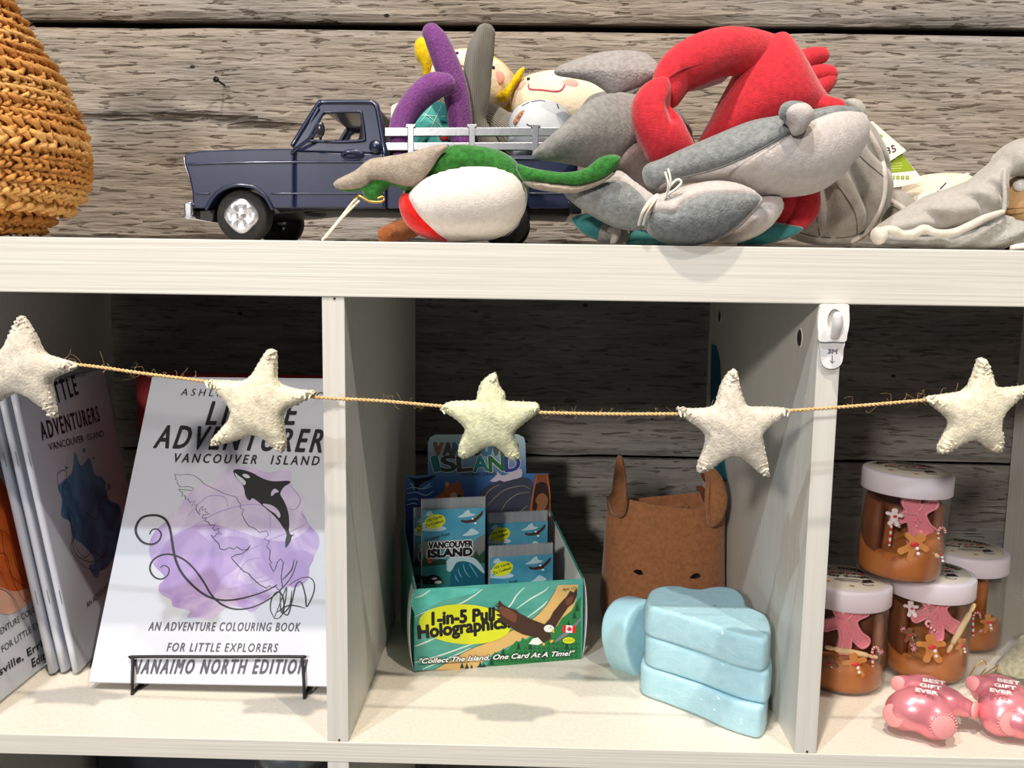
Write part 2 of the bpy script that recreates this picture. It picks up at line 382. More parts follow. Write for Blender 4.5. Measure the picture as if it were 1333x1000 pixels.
# ------------------------------------------------------------------ the board wall
wall = bpy.data.objects.new('wall_back', None); link(wall); wall['kind'] = 'structure'; wall.location = (0, .41, 0)
YW = .41
def plank(z0, z1, crack=None):
    nx, nz = 420, 34; xs = np.linspace(-1.15, 1.45, nx); V = []; F = []
    for j in range(nz+1):
        t = j/nz
        for i, x in enumerate(xs):
            eb = .0012*math.sin(x*23+z0*50)+.0009*math.sin(x*61+z0*9); et = .001*math.sin(x*19+z1*40)+.0008*math.sin(x*47)
            z = (z0+eb)*(1-t)+(z1+et)*t
            y = YW+.0009*math.sin(x*9+z*31+z0)+.0006*math.sin(x*31+z*240)
            if t < .001 or t > .999: y += .0035
            if crack:
                for (xa, xb, zc, dep) in crack:
                    if xa < x < xb:
                        zz = zc+.0016*math.sin(x*37)+.001*math.sin(x*90); e = abs(z-zz)
                        y += dep*max(0, 1-e/.0036)*min(1, (x-xa)/.05, (xb-x)/.05)
            V.append((x, y, z))
    for j in range(nz):
        for i in range(nx-1): a = j*nx+i; F.append((a, a+1, a+nx+1, a+nx))
    n = len(V); V += [(xs[0], YW+.025, z0), (xs[-1], YW+.025, z0), (xs[-1], YW+.025, z1), (xs[0], YW+.025, z1)]
    F += [(n, n+3, n+2, n+1), tuple([n, n+1]+[i for i in range(nx-1, -1, -1)]), tuple([n+2, n+3]+[nz*nx+i for i in range(nx)])]
    return mk('plank', V, F, M_WALL if z0 > .3 else M_WALL2, wall, smooth=False)
G = .0055
GG = [.005, .0045, .0066, .005, .0115, .006, .006]
zs = [-.35, -.108, .1333, .3745, .6158, .857, 1.1]
for i in range(6):
    if i == 3: plank(zs[i]+GG[i]/2, zs[i+1]-GG[i+1]/2, [(-.5, -.17, .514, .006), (-.24, .02, .509, .004), (-.62, -.42, .513, .003)])
    elif i == 1: plank(zs[i]+GG[i]/2, zs[i+1]-GG[i+1]/2)
    else: plank(zs[i]+GG[i]/2, zs[i+1]-GG[i+1]/2)
box('backing', (-1.15, YW+.026, -.36), (1.45, YW+.04, 1.11), M_DARK, wall, bevel=0)
# thin crack line as its own dark split
def split(pts):
    V = []; F = []
    P = cr([at(x, y, YW-.0012) for x, y in pts], 8); n = len(P)
    for i, p in enumerate(P):
        hh = .0009*math.sin(PI*i/(n-1))+.0002; V += [(p[0], p[1]+.002, p[2]-hh), (p[0], p[1]-.0002, p[2]-hh*1.6), (p[0], p[1]-.0002, p[2]+hh*.2), (p[0], p[1]+.002, p[2]+hh)]
    for i in range(n-1):
        for k in range(4): F.append((4*i+k, 4*i+(k+1) % 4, 4*i+4+(k+1) % 4, 4*i+4+k))
    mk('wood_split', V, F, M_DARK, wall, smooth=False)
split([(95, 148), (130, 149), (165, 150), (196, 151)]); split([(196, 147), (240, 148), (290, 150), (335, 151)])
split([(295, 163), (310, 160), (330, 158), (375, 160), (400, 161)])
# nail
M_NAIL = mat('rusty_iron', (52, 42, 36), .5, (30, 26, 24), 300, metal=.6)
p0 = Vector(at(292, 111, YW)); p1 = Vector(at(281.5, 103.5, YW-.022))
nl = thing('nail', p0, 'dark bent nail sticking out of the weathered board above the truck bonnet', 'nail')
tube('shank', [p0+Vector((0, .004, 0)), p0, p1], [.0012, .0012, .0012], M_NAIL, nl, ring=8)
tube('head', [p1, p1+(p1-p0).normalized()*.0012], [.0032, .0032], M_NAIL, nl, ring=14, n=1, cap=False)

# ------------------------------------------------------------------ shelving unit
TH = .0385; CH = .33; DP = .389
unit = thing('shelving_unit', (.165, 0, -.40), 'white wood-grain open cube shelving unit standing against the board wall', 'shelf')
box('top_panel', (-.92, 0, CH), (1.25, DP, CH+TH), M_SH, unit, .0008)
def two_tone(name, a, b):
    o = box(name, a, b, M_SH, unit, .0006); o.data.materials.append(M_ST)
    for p in o.data.polygons:
        if p.normal.z > .9: p.material_index = 1
    return o
two_tone('shelf', (-.92, .0008, -.016), (1.25, DP, 0)); two_tone('bottom_panel', (-.92, 0, -.384), (1.25, DP, -.346))
for k in range(-2, 4):
    x = -.016+.346*k
    for z0, z1 in ((0, CH), (-.346, -.016)):
        d = box('divider', (x, .0012, z0), (x+.016, DP, z1), M_SV, unit, .0006)
    if k == 1:
        for (px, py) in ((1041, 440), (937, 412)):
            q = onp(px, py, (.33, 0, 0), (-1, 0, 0))
            Mx = Matrix.Rotation(-PI/2, 3, 'Y')
            lathe('dowel_hole', [(.0001, .0002), (.0060, .0002), (.0062, .0001)], (x, q[1], q[2]), M_HOLE, unit, 24, M=Mx)
            lathe('hole_rim', [(.0062, .0003), (.0068, .0006), (.0076, .0003), (.0076, -.0001)], (x, q[1], q[2]), M_SV, unit, 24, M=Mx)
    for zz in ((.3288, .0012)[0], .0014):
        ball('dowel_dot', (x+.009, .0012, zz), .0009, M_DARK, unit, n=4, mm=8)
# things seen through the slot below the shelf
M_BIN = mat('navy_bin', (34, 38, 48), .5)
bn = thing('storage_bin', (-.15, .2, -.346), 'dark navy fabric bin in the cube under the colouring books', 'bin')
V = MB(); V.box((-.33, .27, -.345), (-.03, .37, -.03)); V.mk('bin_body', M_BIN, bn, bevel=.006, smooth=False)
box('bin_rim', (-.333, .267, -.045), (-.027, .373, -.026), mat('navy_rim', (46, 52, 62), .6), bn, .002)
jr = thing('small_jar', (-.06, .06, -.346), 'small clear jar of dark sweets just below the middle shelf, left of the upright', 'jar')
M_GREY = mat('grey_metal', (150, 155, 160), .3, metal=.8)
lathe('jar_body', [(.0005, -.345), (.03, -.345), (.032, -.33), (.032, -.06), (.026, -.05), (.0005, -.05)], (-.06, .06, 0), mat('dark_sweets', (60, 55, 55), .3, (120, 115, 110), 90), jr)
lathe('jar_lid', [(.0005, -.03), (.024, -.03), (.027, -.034), (.027, -.05), (.0005, -.05)], (-.06, .06, 0), M_GREY, jr)

# ------------------------------------------------------------------ adhesive hook on the upright
M_WP = mat('white_plastic', (236, 234, 234), .3, coat=.2)
HK = crop(1040, 390, 9.09)
hk = thing('adhesive_hook', Vector(at(1085, 430, 0)), 'white plastic stick-on hook on the upright between the felt basket and the jars', 'hook')
def sm(pts, n=4): return [tuple(p) for p in cr(pts, n, True)]
prism('adhesive_strip', sm(xz(HK([(262, 480), (530, 480), (529, 600), (525, 690), (500, 770), (440, 812), (370, 822), (310, 800), (270, 740), (258, 640)]), -.002)), -.0016, .0008, M_WP, hk, .0004)
slot = [(420+88*math.cos(t)*1.0, 262+148*math.sin(t)) for t in np.linspace(0, 2*PI, 26)[:-1]]
prism('hook_base', sm(xz(HK([(268, 58), (420, 56), (575, 58), (590, 130), (594, 220), (588, 320), (568, 410), (545, 496), (400, 498), (240, 496), (224, 400), (217, 320), (222, 200), (240, 120)]), -.004)), -.0052, -.0016, M_WP, hk, .0007, hole=xz(HK(slot), -.004))
prism('slot_floor', xz(HK([(420+92*math.cos(t), 262+152*math.sin(t)) for t in np.linspace(0, 2*PI, 26)[:-1]]), -.004), -.0026, -.0016, mat('slot_grey', (196, 194, 184), .5), hk, 0)
h0, h1 = at(*HK([(425, 415)])[0], -.006), at(*HK([(455, 200)])[0], -.0135)
tube('hook_prong', [h0+np.array([0, .003, 0]), h0, (h0+h1)/2+np.array([0, -.002, 0]), h1], [.0030, .0032, .0036, .0031], M_WP, hk, ring=16)
pr = Print(at(*HK([(395, 640)])[0], -.0016), (1, 0, 0), (0, 0, 1), hk)
M_GI = ink('grey_ink', (120, 116, 120))
pr.text('3M', HK([(345, 637)])[0], HK([(448, 640)])[0], 5.6, M_GI, bold=.0003)
pr.line('arrow_mark', [HK([(393, 660), (392, 750)]), HK([(370, 722), (392, 752), (416, 728)])], .0006, M_GI, sm=1)

# ------------------------------------------------------------------ star garland
M_FELT = plush('cream_felt', (238, 228, 202), .88, .0014, 420)
M_FELTG = plush('greenish_felt', (224, 224, 188), .88, .0014, 420)
M_FELTW = plush('pale_felt', (226, 216, 200), .88, .0014, 420)
M_JUTE = mat('jute_twine', (232, 196, 144), .9, (206, 162, 106), 900, bump=.0004)
YS = -.026
T2, T3, T4, T5 = crop(100, 430, 3.703), crop(560, 470, 6.667), crop(870, 470, 6.247), crop(880, 380, 2.943)
STARS = [
 ([(32, 412), (41, 424), (50, 443), (57, 458), (78, 466), (103, 474), (95, 482), (78, 489), (68, 497), (72, 520), (76, 541), (69, 544), (55, 531), (38, 518), (22, 512), (5, 520), (-12, 530), (-12, 505), (-18, 490), (-33, 476), (-28, 468), (-8, 463), (5, 452), (15, 430), (24, 413)], M_FELTW,
  'pale felt star at the far left end of the garland, cut by the picture edge', .021),
 (T2([(940, 90), (965, 105), (968, 170), (972, 240), (1010, 268), (1080, 285), (1150, 292), (1140, 320), (1080, 350), (1020, 380), (998, 420), (1005, 480), (1012, 550), (990, 592), (955, 572), (905, 530), (850, 507), (790, 525), (720, 545), (658, 558), (648, 530), (690, 480), (733, 425), (735, 375), (695, 325), (655, 288), (622, 242), (700, 240), (795, 243), (840, 215), (880, 150), (915, 98)]), M_FELT,
  'warm cream felt star hanging over the purple colouring book title', .022),
 (T3([(560, 100), (582, 130), (600, 210), (650, 280), (655, 340), (740, 350), (860, 355), (930, 365), (948, 430), (880, 490), (800, 555), (740, 610), (735, 660), (760, 740), (782, 830), (725, 865), (660, 830), (605, 770), (545, 740), (480, 752), (400, 800), (310, 846), (250, 828), (245, 760), (270, 670), (300, 600), (265, 545), (190, 485), (85, 425), (105, 388), (175, 352), (290, 345), (395, 338), (412, 270), (440, 190), (500, 130)]), M_FELTG,
  'slightly green-tinted felt star above the trading card box', .023),
 (T4([(525, 65), (562, 90), (580, 190), (612, 300), (650, 365), (740, 370), (890, 375), (985, 395), (950, 445), (860, 520), (778, 575), (775, 650), (800, 780), (820, 930), (760, 925), (690, 870), (610, 805), (530, 778), (460, 800), (370, 865), (290, 905), (232, 898), (240, 820), (280, 720), (298, 620), (260, 560), (150, 480), (62, 392), (95, 378), (210, 385), (360, 365), (398, 280), (420, 200), (470, 110)]), M_FELTW,
  'off-white felt star hanging in front of the brown felt basket', .023),
 (T5([(1170, 252), (1193, 265), (1210, 310), (1225, 362), (1290, 363), (1345, 358), (1350, 380), (1305, 420), (1258, 465), (1243, 510), (1255, 560), (1247, 605), (1225, 617), (1190, 600), (1145, 570), (1100, 582), (1050, 612), (1010, 621), (997, 600), (1018, 552), (1042, 510), (1028, 478), (985, 442), (950, 412), (962, 400), (1030, 390), (1100, 377), (1125, 340), (1145, 280), (1152, 257)]), M_FELT,
  'yellowish cream felt star at the right end of the garland above the jars', .02)]
for out, m, lab, th in STARS:
    c = np.mean(out, 0); r = thing('felt_star', Vector(at(c[0], c[1], YS)), lab, 'star', 'felt stars on the garland')
    pillow(r, ('felt_body', m), out, YS, th, N=40, sm=3, wr=.02, power=.42, seed=len(lab))
    # whip stitches over the edge
    O = cr(xz(out, YS), 12, True); cen = O.mean(0); seg = np.r_[0, np.cumsum(np.hypot(*np.diff(O, axis=0).T))]; n = int(seg[-1]/.0037); B = MB()
    for k in range(n):
        i = int(np.searchsorted(seg, k*seg[-1]/n)); i = min(max(i, 1), len(O)-2); p = O[i]; t = O[i+1]-O[i-1]; t /= np.linalg.norm(t)+1e-9; nn = np.array([-t[1], t[0]])
        if inpoly(np.array([p[0]+nn[0]*.002]), np.array([p[1]+nn[1]*.002]), O)[0] == False: nn = -nn
        q = nn*(.0045+.001*random.random())+t*random.uniform(-.0008, .0008)
        B.add(*tube_geo([(p[0]+q[0], YS-.0058, p[1]+q[1]), (p[0]+q[0]*.3, YS-.0032, p[1]+q[1]*.3), (p[0]+nn[0]*.0006, YS, p[1]+nn[1]*.0006), (p[0]+q[0]*.5, YS+.004, p[1]+q[1]*.5)], [.0006, .0011, .0011, .0006], 6, 1))
    B.mk('stitching', m, r, kind='stuff')
tw = thing('twine', Vector(at(660, 530, YS)), 'thin jute twine with loose hairs strung through the felt stars', 'twine')
TP = [(-140, 452), (-20, 466), (103, 475), (185, 486), (270, 497), (345, 508), (410, 517), (495, 522), (577, 529), (640, 533), (702, 537), (790, 539), (882, 539), (950, 538), (1022, 535), (1110, 529), (1205, 521), (1270, 516), (1345, 512), (1460, 500)]
P = cr([at(x, y, YS) for x, y in TP], 40); sL = np.r_[0, np.cumsum(np.linalg.norm(np.diff(P, axis=0), axis=1))]
for ph in (0, PI):
    pts = [(p[0], p[1]+.0006*math.cos(s*1100+ph), p[2]+.0006*math.sin(s*1100+ph)) for p, s in zip(P, sL)]
    tube('strand', pts, .00072, M_JUTE, tw, ring=6, n=1)
B = MB()
for k in range(240):
    i = random.randrange(5, len(P)-5); p = P[i]; d = np.array([random.uniform(-1, 1), random.uniform(-.4, .4), random.uniform(-.7, .9)])*random.choice([.004, .007, .012])
    q = np.array([random.uniform(-1, 1), random.uniform(-.5, .5), random.uniform(-1, 1)])*.004
    B.add(*tube_geo([p, p+d*.5+q, p+d], [.00008, .00007, .00005], 3, 2, cap=False))
B.mk('loose_fibres', M_JUTE, tw, kind='stuff')
# ================================================================== on top of the unit
ZT = CH+TH
# ------------------------------------------------------------------ woven jute basket
JM = [mat('jute_a', (224, 164, 90), .85, (196, 134, 64), 500, (1, 1, 3), bump=.0007, bs=700), mat('jute_b', (236, 186, 116), .85, (208, 152, 82), 500, (1, 1, 3), bump=.0007, bs=700), mat('jute_c', (212, 148, 74), .85, (176, 116, 54), 500, (1, 1, 3), bump=.0007, bs=700)]
YJ = .16; cx = at(-47, 200, YJ)[0]
jb = thing('woven_basket', (cx, YJ, ZT), 'orange-tan braided jute basket at the left end of the shelf top, rounded and narrowing upward', 'basket')
zf = lambda py: at(40, py, YJ)[2]; rf = lambda px: at(px, 200, YJ)[0]-cx
PR = [(300, 36), (284, 42), (268, 72), (248, 88), (222, 94), (196, 95), (170, 90), (142, 82), (114, 72), (88, 58), (62, 44), (36, 30), (10, 17), (-16, 4), (-42, -8), (-68, -18)]
lathe('inner_body', [(.004, ZT+.001)]+[(rf(px)-.006, max(zf(py), ZT+.001)) for py, px in PR]+[(.004, zf(-70))], (cx, YJ, 0), JM[2], jb, 40)
pys = np.arange(296, -62, -15.); PRa = np.array(PR)[::-1]
for k, py in enumerate(pys):
    px = np.interp(py, PRa[:, 0], PRa[:, 1])
    r = rf(px)+.0025; z = max(zf(py), ZT+.0095); B = MB(); fat = (1.25 if k % 6 in (1, 2) else .86); n = int(2*PI*r/(.0088*fat)); off = random.random()
    for j in range(n):
        t0 = 2*PI*(j+off)/n+random.uniform(-.25, .25)/n*2*PI*.5
        for s in (1, -1):
            jz = random.uniform(-.001, .001); js = random.uniform(.75, 1.2)*fat
            tt = t0+(.5*PI/n if s < 0 else 0); d = .006*fat/r; rr = r+random.uniform(-.0014, .0012)
            a0, a1 = tt-d, tt+d*.8; zz0, zz1 = z+s*.0058*fat+jz, z-s*.0012+jz*.5
            P3 = [(cx+(rr-.003)*math.cos(a0), YJ+(rr-.003)*math.sin(a0), zz0), (cx+(rr+.002)*math.cos(tt), YJ+(rr+.002)*math.sin(tt), (zz0+zz1)/2+s*.0006), (cx+(rr-.002)*math.cos(a1), YJ+(rr-.002)*math.sin(a1), zz1)]
            B.add(*tube_geo(P3, [.0017*js, .0028*js, .0016*js], 6, 1))
    B.mk('braid', JM[(k*2+(k//3)) % 3], jb)
B = MB()
for k in range(900):
    t = random.uniform(-1.9, .6); i = random.randrange(1, 12); r = rf(PR[i][1])+.004; z = zf(PR[i][0])+random.uniform(-.01, .01)
    p = np.array([cx+r*math.cos(t), YJ+r*math.sin(t), max(z, ZT+.004)]); d = np.array([math.cos(t)*.5+random.uniform(-.9, .9)*.6, math.sin(t)*.6, random.uniform(-.3, .9)])*random.uniform(.003, .007)
    B.add(*tube_geo([p, p+d*.6+(0, 0, .001), p+d], [.00014, .0001, .00006], 3, 2, cap=False))
B.mk('loose_fibres', JM[1], jb, kind='stuff')

# ------------------------------------------------------------------ toy pickup truck
TY = .098; TF = TY+.128
M_BL = mat('navy_paint', (24, 34, 66), .34, (22, 30, 58), 40, coat=.5, metal=.1)
M_BK = mat('black_plastic', (20, 20, 22), .5); M_RUB = mat('rubber', (34, 33, 32), .8, (26, 25, 25), 400, bump=.0003)
M_CH = mat('chrome', (206, 208, 214), .25, metal=1, bump=.00025, bs=30); M_PANT = mat('pressed_silver', (200, 201, 207), .34, metal=.85, bump=.0004, bs=40)
tr = thing('toy_truck', (at(480, 250, TY)[0], TY+.064, ZT), 'dark blue metal toy pickup truck with silver rails, loaded with dolls', 'toy truck')
tp = lambda pts, Y=TY: xz(pts, Y)
hood = tp([(250, 271)])+tp([(250, 252), (246, 232), (240, 214), (239, 203), (243, 199), (262, 196), (300, 194.5), (376, 193), (384, 194), (384, 271), (352, 271), (347, 262), (339, 252), (330, 246), (313, 243), (297, 245), (284, 252), (276, 262), (270, 271)])
prism('front_body', hood, TY, TF, M_BL, tr, .0035, seg=3)
prism('lower_body', tp([(383, 197), (501, 200), (502, 271), (383, 271)]), TY, TF, M_BL, tr, .002)
prism('bed_side', tp([(503, 202), (752, 202), (752, 271), (688, 271), (683, 258), (672, 248), (655, 244), (638, 248), (627, 258), (622, 271), (503, 271)]), TY, TY+.006, M_BL, tr, .0015)
prism('bed_side', tp([(503, 202), (752, 202), (752, 271), (688, 271), (683, 258), (672, 248), (655, 244), (638, 248), (627, 258), (622, 271), (503, 271)]), TF-.006, TF, M_BL, tr, .0015)
prism('bed_floor', tp([(503, 226), (750, 226), (750, 232), (503, 232)]), TY+.005, TF-.005, M_BK, tr, 0)
prism('tailgate', tp([(744, 203), (752, 203), (752, 268), (744, 268)]), TY+.004, TF-.004, M_BL, tr, .001)
prism('chassis', tp([(262, 262), (745, 262), (742, 280), (640, 276), (400, 273), (262, 285)]), TY+.018, TF-.018, M_BK, tr, .001)
# trim lines pressed into the panels
for nm, pts, rr in (('shoulder_line', [(246, 214), (300, 212), (378, 211), (470, 211), (500, 212)], .0011), ('sill_line', [(256, 252), (272, 252)], .0009), ('sill_line', [(354, 252), (420, 252), (500, 252)], .0009),
                    ('door_seam', [(381, 200), (381, 235), (381, 270)], .0009), ('rail_line', [(503, 207), (620, 207), (750, 207)], .0011), ('rail_line', [(690, 252), (720, 252), (750, 252)], .0009), ('door_seam', [(500, 202), (501, 240), (501, 270)], .0009)):
    tube(nm, [at(x, y, TY-.0001) for x, y in pts], rr, M_BL, tr, ring=8, n=3)
tube('wheel_arch_lip', [at(x, y, TY-.0004) for x, y in [(269, 271), (275, 260), (284, 250), (298, 243), (313, 240.5), (329, 243), (341, 251), (349, 261), (354, 271)]], .0016, M_BL, tr, ring=8)
# cab
tz = lambda z: (z-at(440, 196, TY)[2])*.17     # sides lean in towards the roof
fr_n = lambda x, y, z: (x, y+tz(z), z); fr_f = lambda x, y, z: (x, y-tz(z), z)
cab = tp([(380, 197), (381, 188), (411, 135), (418, 131.5), (440, 131), (478, 131), (486, 134), (490, 142), (501, 200)])
win = tp([(400, 183), (418, 148), (423, 145), (464, 144), (469, 148), (474, 178), (471, 183), (440, 184.5)])
cab2 = tp([(380, 197), (381, 188), (411, 135), (418, 131.5), (440, 131), (478, 131), (486, 134), (490, 142), (501, 200)])
prism('cab_side', cab, TY+.0005, TY+.005, M_BL, tr, .0012, hole=win, frame=fr_n)
prism('cab_side', cab, TF-.005, TF-.0005, M_BL, tr, .0012, hole=win, frame=fr_f)
tube('window_trim', [np.array(fr_n(*[(lambda a: a[0])(p_), TY-.0003, p_[1]])) for p_ in win+[win[0]]], .0011, M_BL, tr, ring=8, n=2)
tube('cab_edge', [np.array(fr_n(p_[0], TY+.001, p_[1])) for p_ in cab[1:]], .0022, M_BL, tr, ring=8, n=3)
yi = tz(cab[2][1])
prism('roof', tp([(411, 135), (418, 131), (480, 131), (488, 135), (489, 139), (413, 139)]), TY+yi+.001, TF-yi-.001, M_BL, tr, .0025, seg=3)
prism('rear_wall', tp([(487, 142), (491, 142), (500, 200), (494, 200)]), TY+.012, TF-.012, M_BK, tr, .0005, hole=None)
prism('pillar', tp([(381, 190), (386, 190), (415, 140), (411, 137)]), TY+.004, TY+.014, M_BL, tr, .001)
prism('pillar', tp([(381, 190), (386, 190), (415, 140), (411, 137)]), TF-.014, TF-.004, M_BL, tr, .001)
prism('bench_seat', tp([(430, 196), (486, 196), (494, 158), (480, 150), (466, 152), (462, 180), (430, 186)]), TY+.012, TF-.012, M_BK, tr, .003)
prism('dashboard', tp([(386, 197), (402, 197), (405, 185), (388, 185)]), TY+.008, TF-.008, M_BK, tr, .002)
sw = at(412, 179, TY+.035); tube('steering_wheel', [sw+np.array([.004*math.cos(t)*.4, .014*math.sin(t), .012*math.cos(t)]) for t in np.linspace(0, 2*PI, 18)], .0012, M_BK, tr, ring=6, n=1, cap=False)
# mirror, handle, lamp, bumper
tube('mirror_arm', [at(380, 200, TY-.001), at(384, 195, TY-.003), at(402, 181, TY-.006), at(413, 171, TY-.008)], [.0012, .0016, .0013, .0011], M_BL, tr, ring=8)
V, F = sph_geo(at(417, 168.5, TY-.0085), .0062, 12, 18, (.58, .42, 1)); mk('wing_mirror', V, F, mat('mirror_dark', (40, 40, 48), .2, coat=.5), tr)
V, F = sph_geo(at(459, 202, TY), .0095, 10, 18, (1, .18, .5)); mk('handle_recess', V, F, M_BL, tr)
tube('door_handle', [at(446, 201, TY-.002), at(450, 198, TY-.0036), at(462, 198, TY-.0036), at(470, 201, TY-.002)], [.0012, .0014, .0014, .0012], M_BL, tr, ring=8)
lathe('fuel_cap', [(.0003, -.002), (.003, -.0018), (.0035, -.001), (.0052, -.0008), (.0054, .001)], at(489, 191, TY), M_BL, tr, 20, axis='y')
for nm, a, b in (('headlamp', TY+.012, TY+.032), ('headlamp', TF-.032, TF-.012)):
    prism(nm, tp([(237.5, 206), (241, 203), (244, 216), (249, 234), (246, 236), (240, 220)]), a, b, M_CH, tr, .0008)
prism('front_trim', tp([(238, 204), (240.5, 202), (244, 215), (248, 232), (245, 230), (240, 216)]), TY+.001, TY+.006, M_CH, tr, .0005)
prism('grille', tp([(239, 206), (242, 204), (250, 240), (247, 240)]), TY+.034, TF-.034, M_CH, tr, .0006)
prism('front_bumper', tp([(241, 265), (251, 263), (253, 268), (253, 282), (246, 286), (242, 284)]), TY-.004, TF+.004, M_CH, tr, .0015)
prism('bumper_bracket', tp([(250, 274), (276, 272), (274, 289), (250, 284)]), TY+.006, TF-.006, M_BK, tr, .001)
prism('rear_bumper', tp([(738, 262), (757, 262), (757, 279), (742, 279)]), TY-.002, TF+.002, mat('dark_chrome', (60, 62, 70), .3, metal=.8), tr, .0015)
prism('exhaust_pipe', tp([(385, 274), (416, 276), (410, 281), (389, 279)]), TY+.02, TY+.03, M_BK, tr, .001)
# wheels
wz = at(313, 281, TY)[2]; R = wz-ZT-.0004
def wheel(px, y0, sgn):
    x = at(px, 281, TY)[0]; w = .018
    prof = [(R*.45, 0), (R*.66, -.0008), (R*.74, .0004), (R*.9, -.0006), (R*.97, .0016), (R, .005), (R, w-.005), (R*.96, w), (R*.4, w)]
    t = lathe('tyre', [(r, h*sgn) for r, h in prof], (x, y0, wz), M_RUB, tr, 40, axis='y')
    V = []; F = []; n = 48; rings = [(0.02, -.0052), (.12, -.0052), (.17, -.0040), (.2, -.0018), (.3, -.0010), (.55, -.0022), (.78, -.0026), (.9, -.0016), (1.0, .0004), (1.0, .003)]
    for q, h in rings:
        for j in range(n):
            a = 2*PI*j/n+.35; rr = R*.655*q*(1+(.07*math.cos(4*a) if q > .5 else 0)); hh = h-(.0016*max(0, math.cos(4*a+PI)) if .25 < q < .95 else 0)
            V.append((x+rr*math.cos(a), y0+hh*sgn, wz+rr*math.sin(a)))
    for i in range(len(rings)-1):
        for j in range(n): F.append((i*n+j, i*n+(j+1) % n, (i+1)*n+(j+1) % n, (i+1)*n+j))
    mk('hubcap', V, F, M_PANT, t)
for px in (313, 655): wheel(px, TY+.003, 1); wheel(px, TF-.003, -1)
# stake rails
def rail(Y, s):
    for (ya, yb) in ((165.5, 177), (185, 195.5)):
        prism('rail', tp([(500, ya), (742, ya-.5), (742, yb-.5), (500, yb)]), Y, Y+.0035, M_CH, tr, .0006)
    for px in (534, 614, 697):
        prism('stake', tp([(px-6, 161), (px+6, 161), (px+7, 165), (px+4, 166), (px+4, 204), (px-4, 204), (px-4, 166), (px-7, 165)]), Y-.0008, Y+.0042, M_CH, tr, .0006)
rail(TY+.002, 1); rail(TF-.006, -1)
tube('rail_chain', [at(742, 164, TY+.004), at(745, 172, TY+.004), at(741, 178, TY+.004), at(745, 186, TY+.004)], .0013, M_CH, tr, ring=6)

# ------------------------------------------------------------------ dolls riding in the truck
M_PUR = mat('purple_knit', (126, 68, 132), .95, (104, 50, 112), 500, bump=.0008, bs=600, sheen=.4)
def ribbed(name, c, k, bd='DIAGONAL'):
    if name in MATS: return MATS[name]
    m, nt, b, tc = new_mat(name); b.inputs['Roughness'].default_value = .95; b.inputs['Sheen Weight'].default_value = .3
    wv = nt.nodes.new('ShaderNodeTexWave'); wv.inputs['Scale'].default_value = k; wv.inputs['Distortion'].default_value = 1.2; wv.bands_direction = bd; wv.inputs['Detail Scale'].default_value = 6
    r = nt.nodes.new('ShaderNodeValToRGB'); r.color_ramp.elements[0].color = srgb(tuple(v*.8 for v in c)); r.color_ramp.elements[1].color = srgb(c)
    nt.links.new(tc.outputs['Object'], wv.inputs['Vector']); nt.links.new(wv.outputs['Fac'], r.inputs[0]); nt.links.new(r.outputs[0], b.inputs['Base Color'])
    bp = nt.nodes.new('ShaderNodeBump'); bp.inputs['Distance'].default_value = .0012; nt.links.new(wv.outputs['Fac'], bp.inputs['Height']); nt.links.new(bp.outputs[0], b.inputs['Normal'])
    MATS[name] = m; return m
M_RIB = ribbed('grey_rib_knit', (136, 129, 115), 260); M_RIBV = ribbed('grey_rib_knit_fine', (136, 129, 114), 300, 'X')
M_TEAL = mat('teal_print', (96, 196, 184), .85, (80, 180, 170), 80)
M_CREAM = mat('cream_muslin', (238, 222, 194), .85, (226, 206, 176), 40, bump=.0006, bs=260)
M_YEL = plush('yellow_felt', (240, 198, 28), .86)
M_PINK = ink('pink_thread', (205, 60, 90)); M_BLK = ink('black_thread', (18, 16, 18))
def blush(c): return mat('blush', (240, 172, 156), .9)
def P(x, y, Y): return tuple(at(x, y, Y))
d1 = thing('rag_doll', at(575, 215, .16), 'teal-dressed doll with two purple knit legs sticking up from the truck', 'doll')
tube('leg', [P(602, 214, .135), P(600, 175, .134), P(597, 140, .132), P(590, 108, .130), P(579, 78, .128), P(569, 54, .127), P(562, 43, .127)], [.0095, .0098, .0102, .0108, .0105, .0095, .0078], M_PUR, d1, ring=20)
tube('leg', [P(522, 200, .113), P(520, 176, .113), P(525, 156, .113), P(536, 138, .113), P(551, 122, .112), P(566, 112, .111), P(578, 110, .110)], [.0088, .0092, .0096, .0102, .0108, .0108, .0092], M_PUR, d1, ring=20)
pillow(d1, ('dress', M_TEAL), [(528, 165), (545, 140), (565, 131), (582, 138), (590, 160), (592, 215), (526, 215)], .150, .026, N=30)
B = MB()
for a, b in (((548, 160), (564, 135)), ((536, 150), (580, 152)), ((560, 170), (575, 138)), ((545, 142), (575, 165))):
    pa, pb = 0, 0
    q_ = [h_ for h_ in (hit(d1, a[0]+(b[0]-a[0])*t, a[1]+(b[1]-a[1])*t, 0, 'dress') for t in (0, .33, .66, 1)) if h_ is not None]
    if len(q_) > 1: B.add(*tube_geo(q_, .0005*np.ones(len(q_)), 5, 2))
B.mk('dress_print', ink('pale_print', (190, 232, 220)), d1)
ball('red_button', at(578, 178, .128), .004, ink('red_button', (200, 60, 60)), d1)
d2 = thing('rag_doll', at(640, 215, .18), 'yellow-haired doll in the truck with two grey rib-knit legs', 'doll')
tube('leg', [P(638, 190, .150), P(617, 158, .148), P(620, 125, .146), P(622, 90, .144), P(626, 65, .143), P(632, 44, .142)], [.008, .0105, .0115, .0118, .0112, .0082], M_RIBV, d2, ring=22)
tube('leg', [P(560, 134, .184), P(590, 132, .182), P(620, 148, .177), P(650, 166, .17), P(680, 186, .166), P(705, 208, .164)], [.010, .0125, .0148, .0152, .0148, .013], M_RIB, d2, ring=22)
